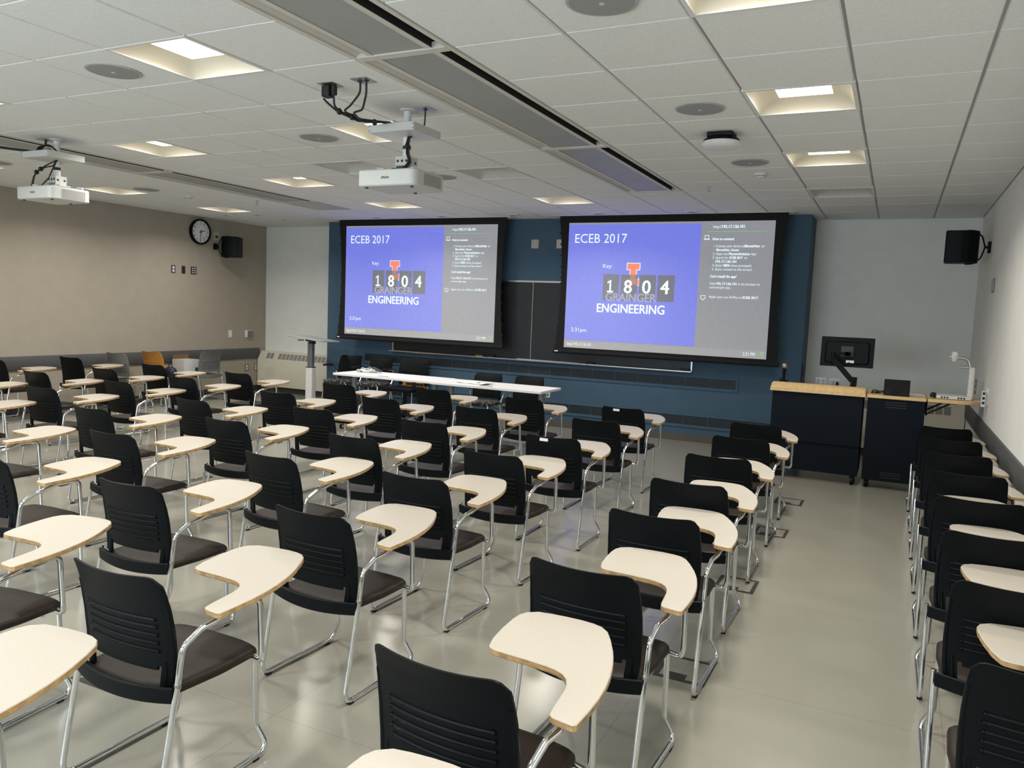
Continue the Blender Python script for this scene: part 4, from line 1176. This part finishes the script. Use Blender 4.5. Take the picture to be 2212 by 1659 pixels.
# ---------------------------------------------------------------- white tables
def table(x0, x1, y0, y1, lab):
    L, D = x1 - x0, y1 - y0
    t = thing('flip_top_table', lab, 'table', (x0, y0, 0), 0, 'white tables')
    MB().prism(rpoly([(0, 0, .012), (L, 0, .012), (L, D, .012), (0, D, .012)], 3), .712, .742, bevel=.003).build('table_top', 'white_lam', t)
    MB().prism(rpoly([(L / 2 - .085, .05, .006), (L / 2 + .085, .05, .006), (L / 2 + .085, .10, .006), (L / 2 - .085, .10, .006)], 2), .742, .744).build('grommet_plate', 'outlet_grey', t)
    for xx in (.13, L - .13):
        b = MB(); b.cyl((xx, D / 2, .075), .033, .637, seg=20); leg = b.build('leg', 'alu_leg', t)
        b = MB(); b.box(xx - .03, xx + .03, .02, D - .02, .062, .085); b.build('foot_bar', 'alu_leg', t)
        b = MB(); b.box(xx - .04, xx + .04, .06, D - .06, .70, .712); b.build('top_bracket', 'dark_gray', t)
        for yy in (.05, D - .05):
            c_ = MB(); c_.cyl((xx - .016, yy, .031), .031, .032, seg=20, axis='x'); w_ = c_.build('caster', 'black_plastic', t)
            c_ = MB(); c_.cyl((xx - .018, yy, .031), .018, .036, seg=16, axis='x'); c_.build('caster_hub', 'white_plastic', w_)
    return t
table(-6.975, -5.445, 4.70, 5.31, 'white table on the left of the pair before the blue wall')
table(-5.43, -3.925, 4.66, 5.27, 'white table on the right of the pair before the blue wall')
t = thing('cable_pile', 'tangle of white cables and adapters on the left white table', 'cables', (-6.72, 5.11, .744))
b = MB()
for k in range(8):
    pts = []
    r0 = .05 + .09 * random.random(); ph = random.random() * 6
    for q in range(14):
        a = ph + q * .55
        pts.append((r0 * 1.5 * math.cos(a) + random.uniform(-.02, .02), r0 * .8 * math.sin(a) + random.uniform(-.02, .02), .006 + random.random() * .035))
    b.tube(pts, .0045, fillet=.03, seg=6, fs=3)
b.tube([(-.12, 0, .01), (-.10, .02, .07), (-.04, .03, .03), (.03, .04, .085), (.06, .02, .02)], .003, fillet=.03, seg=6)
b.build('white_cable', 'paper', t)
b = MB()
for k in range(4):
    pts = [(random.uniform(-.16, .16), random.uniform(-.08, .08), .006 + random.random() * .04) for q in range(5)]
    b.tube(pts, .004, fillet=.03, seg=6, fs=3)
b.build('black_cable', 'cable', t)
for q, mm in (((-.10, -.02, .03, .05, .02), 'white_plastic'), ((.03, -.04, .05, .03, .024), 'white_plastic'), ((.10, .03, .035, .06, .03), 'white_plastic')):
    m = Matrix.Translation((q[0], q[1], .001)) @ Matrix.Rotation(q[0] * 5, 4, 'Z')
    b = MB(); b.box(-q[2], q[2], -q[3] / 2, q[3] / 2, 0, q[4], mtx=m); b.build('adapter', mm, t)
m = Matrix.Translation((.15, .02, .045)) @ Matrix.Rotation(.35, 4, 'Y')
b = MB(); b.box(-.07, .07, -.03, .03, -.008, .008, mtx=m); b.build('adapter', 'dark_gray', t)
t = thing('paper_sheets', 'loose white paper sheets on the right white table', 'paper', (-4.90, 4.92, .7425))
b = MB()
for q, (dx, dy, a) in enumerate(((-.14, .03, .4), (.06, -.02, -.2))):
    R = []
    for i in range(7):
        u = i / 6; ca, sa = math.cos(a), math.sin(a)
        xx = (u - .5) * .28; zz_ = .001 + q * .002 + .02 * (abs(u - .5) * 2) ** 3
        R.append([(dx + ca * xx - sa * y, dy + sa * xx + ca * y, zz_ + h) for y, h in ((-.10, 0), (.10, 0), (.10, .0012), (-.10, .0012))])
    b.rings(R, smooth=False)
b.build('sheet', 'paper', t)

# ---------------------------------------------------------------- tall sit-stand lectern on a single column
t = thing('height_adjustable_stand', 'tall white single-column stand with tilted grey board in the front left corner', 'stand', (-8.74, 6.33, 0))
m = Matrix.Translation((.06, 0, 1.078)) @ Matrix.Rotation(math.radians(5.5), 4, 'Y') @ Matrix.Rotation(math.radians(-2.2), 4, 'X')
b = MB(); b.prism(rpoly([(-.36, -.26, .06), (.34, -.26, .06), (.34, .26, .06), (-.36, .26, .06)], 5), -.010, .010, bevel=.005, mtx=m); b.build('board', 'speaker_rim', t)
b = MB(); b.box(-.05, .07, -.08, .08, 1.035, 1.066); b.box(-.01, .06, -.04, .04, .99, 1.04); b.build('tilt_mechanism', 'dark_gray', t)
b = MB(); b.tube([(-.05, -.12, 1.05), (-.17, -.12, 1.045)], .008, seg=8); b.build('lever', 'black_matte', t)
b = MB(); b.prism(rpoly([(-.046, -.036, .01), (.046, -.036, .01), (.046, .036, .01), (-.046, .036, .01)], 3), .60, 1.04); b.build('inner_column', 'alu_leg', t)
b = MB(); b.prism(rpoly([(-.066, -.052, .012), (.066, -.052, .012), (.066, .052, .012), (-.066, .052, .012)], 3), .05, .615); col = b.build('outer_column', 'white_paint', t)
b = MB(); b.prism(rpoly([(-.068, -.054, .012), (.068, -.054, .012), (.068, .054, .012), (-.068, .054, .012)], 3), .610, .620); b.build('column_rim', 'black_matte', col)
b = MB(); b.box(-.28, .24, -.04, .04, .030, .058); b.box(-.04, .04, -.30, .04, .030, .058); b.build('base', 'white_paint', t)
for q in ((-.25, 0), (.21, 0), (0, -.27)):
    b = MB(); b.cyl((q[0], q[1] - .012, .015), .015, .024, seg=14, axis='y'); b.build('caster', 'black_plastic', t)

# ================================================================ TEACHING STATION
t = thing('lectern', 'wide navy lectern with raised maple top, left of the pair at the front right', 'lectern', (-1.44, 5.16, 0))
Lp = .885
b = MB(); b.box(0, Lp, 0, .02, .408, .928); b.build('front_panel', 'navy_panel', t)
b = MB(); b.box(.02, Lp - .02, .0205, .036, .10, .44); b.build('lower_panel', 'navy_panel', t)
for xa in (0, Lp - .022):
    b = MB(); b.box(xa, xa + .022, .02, .60, .10, .928); b.build('side_panel', 'navy_panel', t)
b = MB(); b.box(.022, Lp - .022, .037, .60, .10, .125); b.box(.022, Lp - .022, .03, .60, .55, .57); b.build('shelf', 'navy_panel', t)
b = MB()
prof = [(-.035, .930), (.64, .930), (.64, .962), (.16, .962), (.10, 1.012), (.05, 1.022), (.02, 1.018), (-.012, .990), (-.035, .965)]
ends = [(0, -.018), (0.02, -.018), (Lp - .02, Lp + .018)]
R = []
for xx, sh in ((-.022, .35), (-.016, .8), (.0, 1.0), (Lp, 1.0), (Lp + .016, .8), (Lp + .022, .35)):
    R.append([(xx, y, .962 + (z_ - .962) * sh if z_ > .962 else z_) for y, z_ in prof])
b.rings(R, smooth=True); b.build('lectern_top', 'maple', t)
for xx in (.07, Lp - .05):
    for yy in (.06, .54):
        b = MB(); b.cyl((xx - .014, yy, .042), .042, .028, seg=20, axis='x'); b.box(xx - .02, xx + .02, yy - .03, yy + .03, .075, .10); b.build('caster', 'black_plastic', t)

t = thing('equipment_cabinet', 'navy equipment cabinet with vent slots, right of the lectern', 'cabinet', (-.512, 5.16, 0))
Wc = .522
b = MB(); b.box(0, Wc, 0, .60, .085, .926); body = b.build('body', 'navy_panel', t)
b = MB()
for z0 in (.84, .865, .89): b.box(.17, .355, -.002, .001, z0, z0 + .009)
for z0 in (.12, .145, .17): b.box(.17, .355, -.002, .001, z0, z0 + .009)
b.build('vent_slot', 'ink', body)
b = MB(); b.prism(rpoly([(-.012, -.02, .03), (Wc + .008, -.02, .012), (Wc + .008, .62, .012), (-.012, .62, .02)], 4), .928, .960, bevel=.004); b.build('cabinet_top', 'maple', t)
for xx in (.045, Wc - .045):
    for yy in (.06, .54):
        b = MB(); b.cyl((xx - .016, yy, .041), .041, .032, seg=20, axis='x'); b.box(xx - .02, xx + .02, yy - .03, yy + .03, .072, .086); b.build('caster', 'black_plastic', t)
t = thing('folding_shelf', 'maple flip-up side shelf between the cabinet and right wall', 'shelf', (.026, 5.16, 0))
b = MB(); b.prism(rpoly([(0, -.01, .008), (.36, -.01, .15), (.475, .14, .12), (.475, .56, .05), (0, .56, .008)], 6), .928, .960, bevel=.004); b.build('shelf_top', 'maple', t)
b = MB(); b.tube([(.0, .08, .80), (.20, .08, .92)], .009, seg=8); b.tube([(.0, .46, .80), (.20, .46, .92)], .009, seg=8); b.box(0, .26, .065, .095, .918, .928); b.box(0, .26, .445, .475, .918, .928); b.box(-.004, .004, .05, .5, .78, .925)
b.build('support_bracket', 'black_matte', t)

# monitor on its arm
t = thing('monitor', 'black monitor seen from behind on the arm above the lectern', 'monitor', (-.757, 5.518, 1.363))
mt = Matrix.Rotation(math.radians(-5), 4, 'X')
b = MB(); b.prism(rpoly([(-.262, -.158, .008), (.262, -.158, .008), (.262, .158, .008), (-.262, .158, .008)], 3), -.010, .010, bevel=.003, mtx=mt @ Matrix.Rotation(PI / 2, 4, 'X')); case = b.build('case', 'black_plastic', t)
b = MB()
pl = [(-.22, -.125), (.22, -.125), (.22, .11), (-.22, .11)]
b.rings([[(x, -.010, z_) for x, z_ in rpoly([(x, z_, .03) for x, z_ in pl], 4)], [(x * .93, -.030, z_ * .93) for x, z_ in rpoly([(x, z_, .03) for x, z_ in pl], 4)]], smooth=True)
b.v = [tuple(mt @ Vector(p)) for p in b.v]; b.build('rear_bulge', 'black_plastic', case)
b = MB(); b.box(-.06, .06, -.036, -.030, -.05, .06, mtx=mt); b.box(-.035, .035, -.055, -.036, -.035, .035, mtx=mt); b.build('mount_plate', 'dark_gray', case)
b = MB(); b.box(-.004, .075, -.031, -.026, -.115, -.088, mtx=mt); b.build('port_panel', 'steel', case)
b = MB()
for k in range(4): b.tube([(.0 + .015 * k, -.034, -.10), (-.02 + .01 * k, -.05, -.15 + .01 * k), (-.07, -.055, -.10 - .01 * k)], .0035, fillet=.03, seg=6)
b.build('cable', 'cable', case)
t = thing('jointed_monitor_stand', 'black jointed stand carrying the monitor, fixed on the lectern top', 'monitor stand', (-.665, 5.40, .964))
b = MB(); b.cyl((0, 0, 0), .055, .012, seg=24); b.cyl((0, 0, .012), .026, .12, seg=20); b.box(-.03, .03, -.03, .03, .06, .145); b.build('base_post', 'black_plastic', t)
b = MB()
d = Vector((-.205, 0, .225)); m = Matrix.Translation((-.01, -.03, .10)) @ Vector((1, 0, 0)).rotation_difference(d.normalized()).to_matrix().to_4x4()
b.box(-.01, d.length + .02, -.024, .024, -.026, .026, mtx=m); b.box(.02, d.length - .02, -.027, -.024, -.012, .012, mtx=m); b.build('lower_arm', 'black_plastic', t)
b = MB(); b.cyl((-.215, -.03, .295), .028, .10, seg=18); b.box(-.22, -.06, -.045, -.02, .368, .402); b.box(-.105, -.05, -.045, .060, .365, .405); b.build('upper_arm', 'black_plastic', t)
b = MB(); b.tube([(-.02, -.05, .10), (-.035, -.06, .02), (-.05, -.03, .004)], .005, fillet=.03, seg=6); b.build('cable', 'cable', t)

t = thing('touch_panel', 'black tilted control panel on the cabinet top', 'control panel', (-.255, 5.22, .961))
b = MB(); m = Matrix.Rotation(math.radians(-14), 4, 'X')
b.prism(rpoly([(-.118, 0, .006), (.118, 0, .006), (.118, .165, .006), (-.118, .165, .006)], 3), -.012, .006, bevel=.003, mtx=m @ Matrix.Rotation(PI / 2, 4, 'X')); b.build('case', 'black_plastic', t)
b = MB(); R = []
for i in range(9):
    u = -1 + i / 4; R.append([(u * .10, -.012 - .012 * (1 - u * u), .004), (u * .10, .02, .10 - .03 * (1 - u * u)), (u * .10, .10, .004)])
b.rings(R, smooth=True); b.build('stand', 'black_plastic', t)

t = thing('microphone', 'handheld microphone standing in a black holder on the lectern', 'microphone', (-1.385, 5.56, .963))
b = MB(); b.lathe((0, 0, 0), [(.05, 0), (.048, .012), (.03, .02), (.022, .05)], seg=20); b.box(-.04, -.018, -.015, .015, .005, .075); b.box(.02, .045, -.015, .02, .005, .055); b.build('holder', 'black_plastic', t)
b = MB(); b.lathe((0, 0, 0), [(.014, .05), (.0165, .10), (.018, .17), (.022, .182)], seg=18); b.build('handle', 'black_plastic', t)
b = MB(); b.lathe((0, 0, 0), [(.018, .182), (.027, .195), (.029, .212), (.024, .230), (.012, .240), (.002, .242)], seg=20); b.build('grille', 'mic_mesh', t)
b = MB(); b.tube([(.02, 0, .16), (.035, .0, .13), (.03, .0, .08)], .003, fillet=.02, seg=6); b.build('cord', 'cable', t)

t = thing('document_camera', 'white document camera with bent arm on the side shelf', 'document camera', (.26, 5.42, .961))
b = MB(); b.prism(rpoly([(-.16, -.15, .02), (.15, -.15, .02), (.15, .13, .02), (-.16, .13, .02)], 4), .002, .034, bevel=.005); base = b.build('base', 'white_plastic', t)
b = MB()
for xx in (-.11, -.085, -.06, .035, .06, .085): b.cyl((xx, -.152, .018), .009, .006, seg=12, axis='y')
b.build('port', 'ink', base)
b = MB(); b.prism(rpoly([(.115, -.03, .01), (.165, -.03, .01), (.165, .03, .01), (.115, .03, .01)], 3), .0, .315); b.build('column', 'white_plastic', t)
b = MB(); b.tube([(.03, 0, .318), (.16, 0, .318)], [.010, .012], seg=10); b.build('joint', 'alu', t)
b = MB(); b.tube([(.125, 0, .31), (.10, 0, .405), (-.035, 0, .415)], [.017] * 20, fillet=.06, seg=10); b.build('upper_arm', 'alu', t)
b = MB(); b.lathe((-.02, 0, .37), [(.018, 0), (.026, .012), (.032, .035), (.034, .06), (.030, .085), (.022, .098), (.006, .100)], seg=24); b.build('camera_head', 'white_plastic', t)
b = MB(); b.lathe((-.055, 0, .418), [(.008, -.014), (.011, -.006), (.011, .006), (.008, .012)], seg=14, axis='x'); b.build('knob', 'alu', t)
t = thing('paper_sheet', 'flat white sheet of paper behind the control panel on the cabinet', 'paper', (-.09, 5.56, .9605))
MB().prism([(-.09, -.13), (.11, -.10), (.08, .15), (-.12, .12)], 0, .0012).build('sheet', 'paper', t)
t = thing('coiled_cord', 'black coiled cord beside the document camera', 'cable', (.075, 5.31, .961))
b = MB(); b.tube([(.022 * math.cos(a * .6), .03 * math.sin(a * .6), .008 + a * .0012) for a in range(36)], .007, seg=6); b.build('cord', 'cable', t)
t = thing('loose_cables', 'loose black cables lying on the cabinet top left of the control panel', 'cable', (-.43, 5.42, .961))
b = MB()
for k in range(6):
    pts = [(-.05 + random.uniform(-.01, .01), random.uniform(-.10, .1), .004)] + [(-.03 + .03 * q + random.uniform(-.03, .03), random.uniform(-.14, .12), .005 + .022 * random.random()) for q in range(5)]
    b.tube(pts, .0035, fillet=.04, seg=6, fs=4)
b.build('cable', 'cable', t)
b = MB(); b.box(-.02, .025, -.03, -.01, 0, .014); b.build('plug', 'cable', t)

t = thing('wall_jack_box', 'white surface box with jacks on the right wall above the shelf', 'jack box', (XR, 5.07, 1.02))
MB().box(-.026, -.0005, -.03, .045, -.075, .085).build('back_box', 'white_plastic', t)
bx = MB(); bx.box(-.058, -.026, -.06, .0, -.085, .065); fr = bx.build('front_box', 'white_plastic', t)
g = MB()
for k in range(3): g.box(-.052, -.032, -.0625, -.0595, -.060 + k * .045, -.035 + k * .045)
g.build('jack', 'ink', fr)

# ---------------------------------------------------------------- floor boxes
def floor_box(x, y, lab):
    t = thing('floor_box', lab, 'floor box', (x, y, 0), 0, 'floor outlet boxes')
    w_, h_ = .120, .130; e = .022
    b = MB()
    for q in ((-w_, w_, -h_, -h_ + e), (-w_, w_, h_ - e, h_), (-w_, -w_ + e, -h_ + e, h_ - e), (w_ - e, w_, -h_ + e, h_ - e)): b.box(*q, .0004, .0035)
    b.build('trim_frame', 'floorbox', t)
    MB().box(-w_ + e, w_ - e, -h_ + e, h_ - e, .0004, .0018).build('lid', 'floor', t)
    MB().box(-.075, .025, -h_ + e, -.055, .0018, .0030).build('cord_flap', 'floorbox', t)
for x, y, lab in ((-1.075, 4.02, 'floor outlet box near the lectern, farthest along the right aisle'), (-1.07, 2.83, 'floor outlet box along the right aisle, second from the lectern'), (-1.085, 1.425, 'floor outlet box along the right aisle, third from the lectern'),
                  (-1.08, .06, 'floor outlet box along the right aisle, fourth from the lectern'), (-3.29, -1.30, 'floor outlet box under the chairs at the lower left')):
    floor_box(x, y, lab)
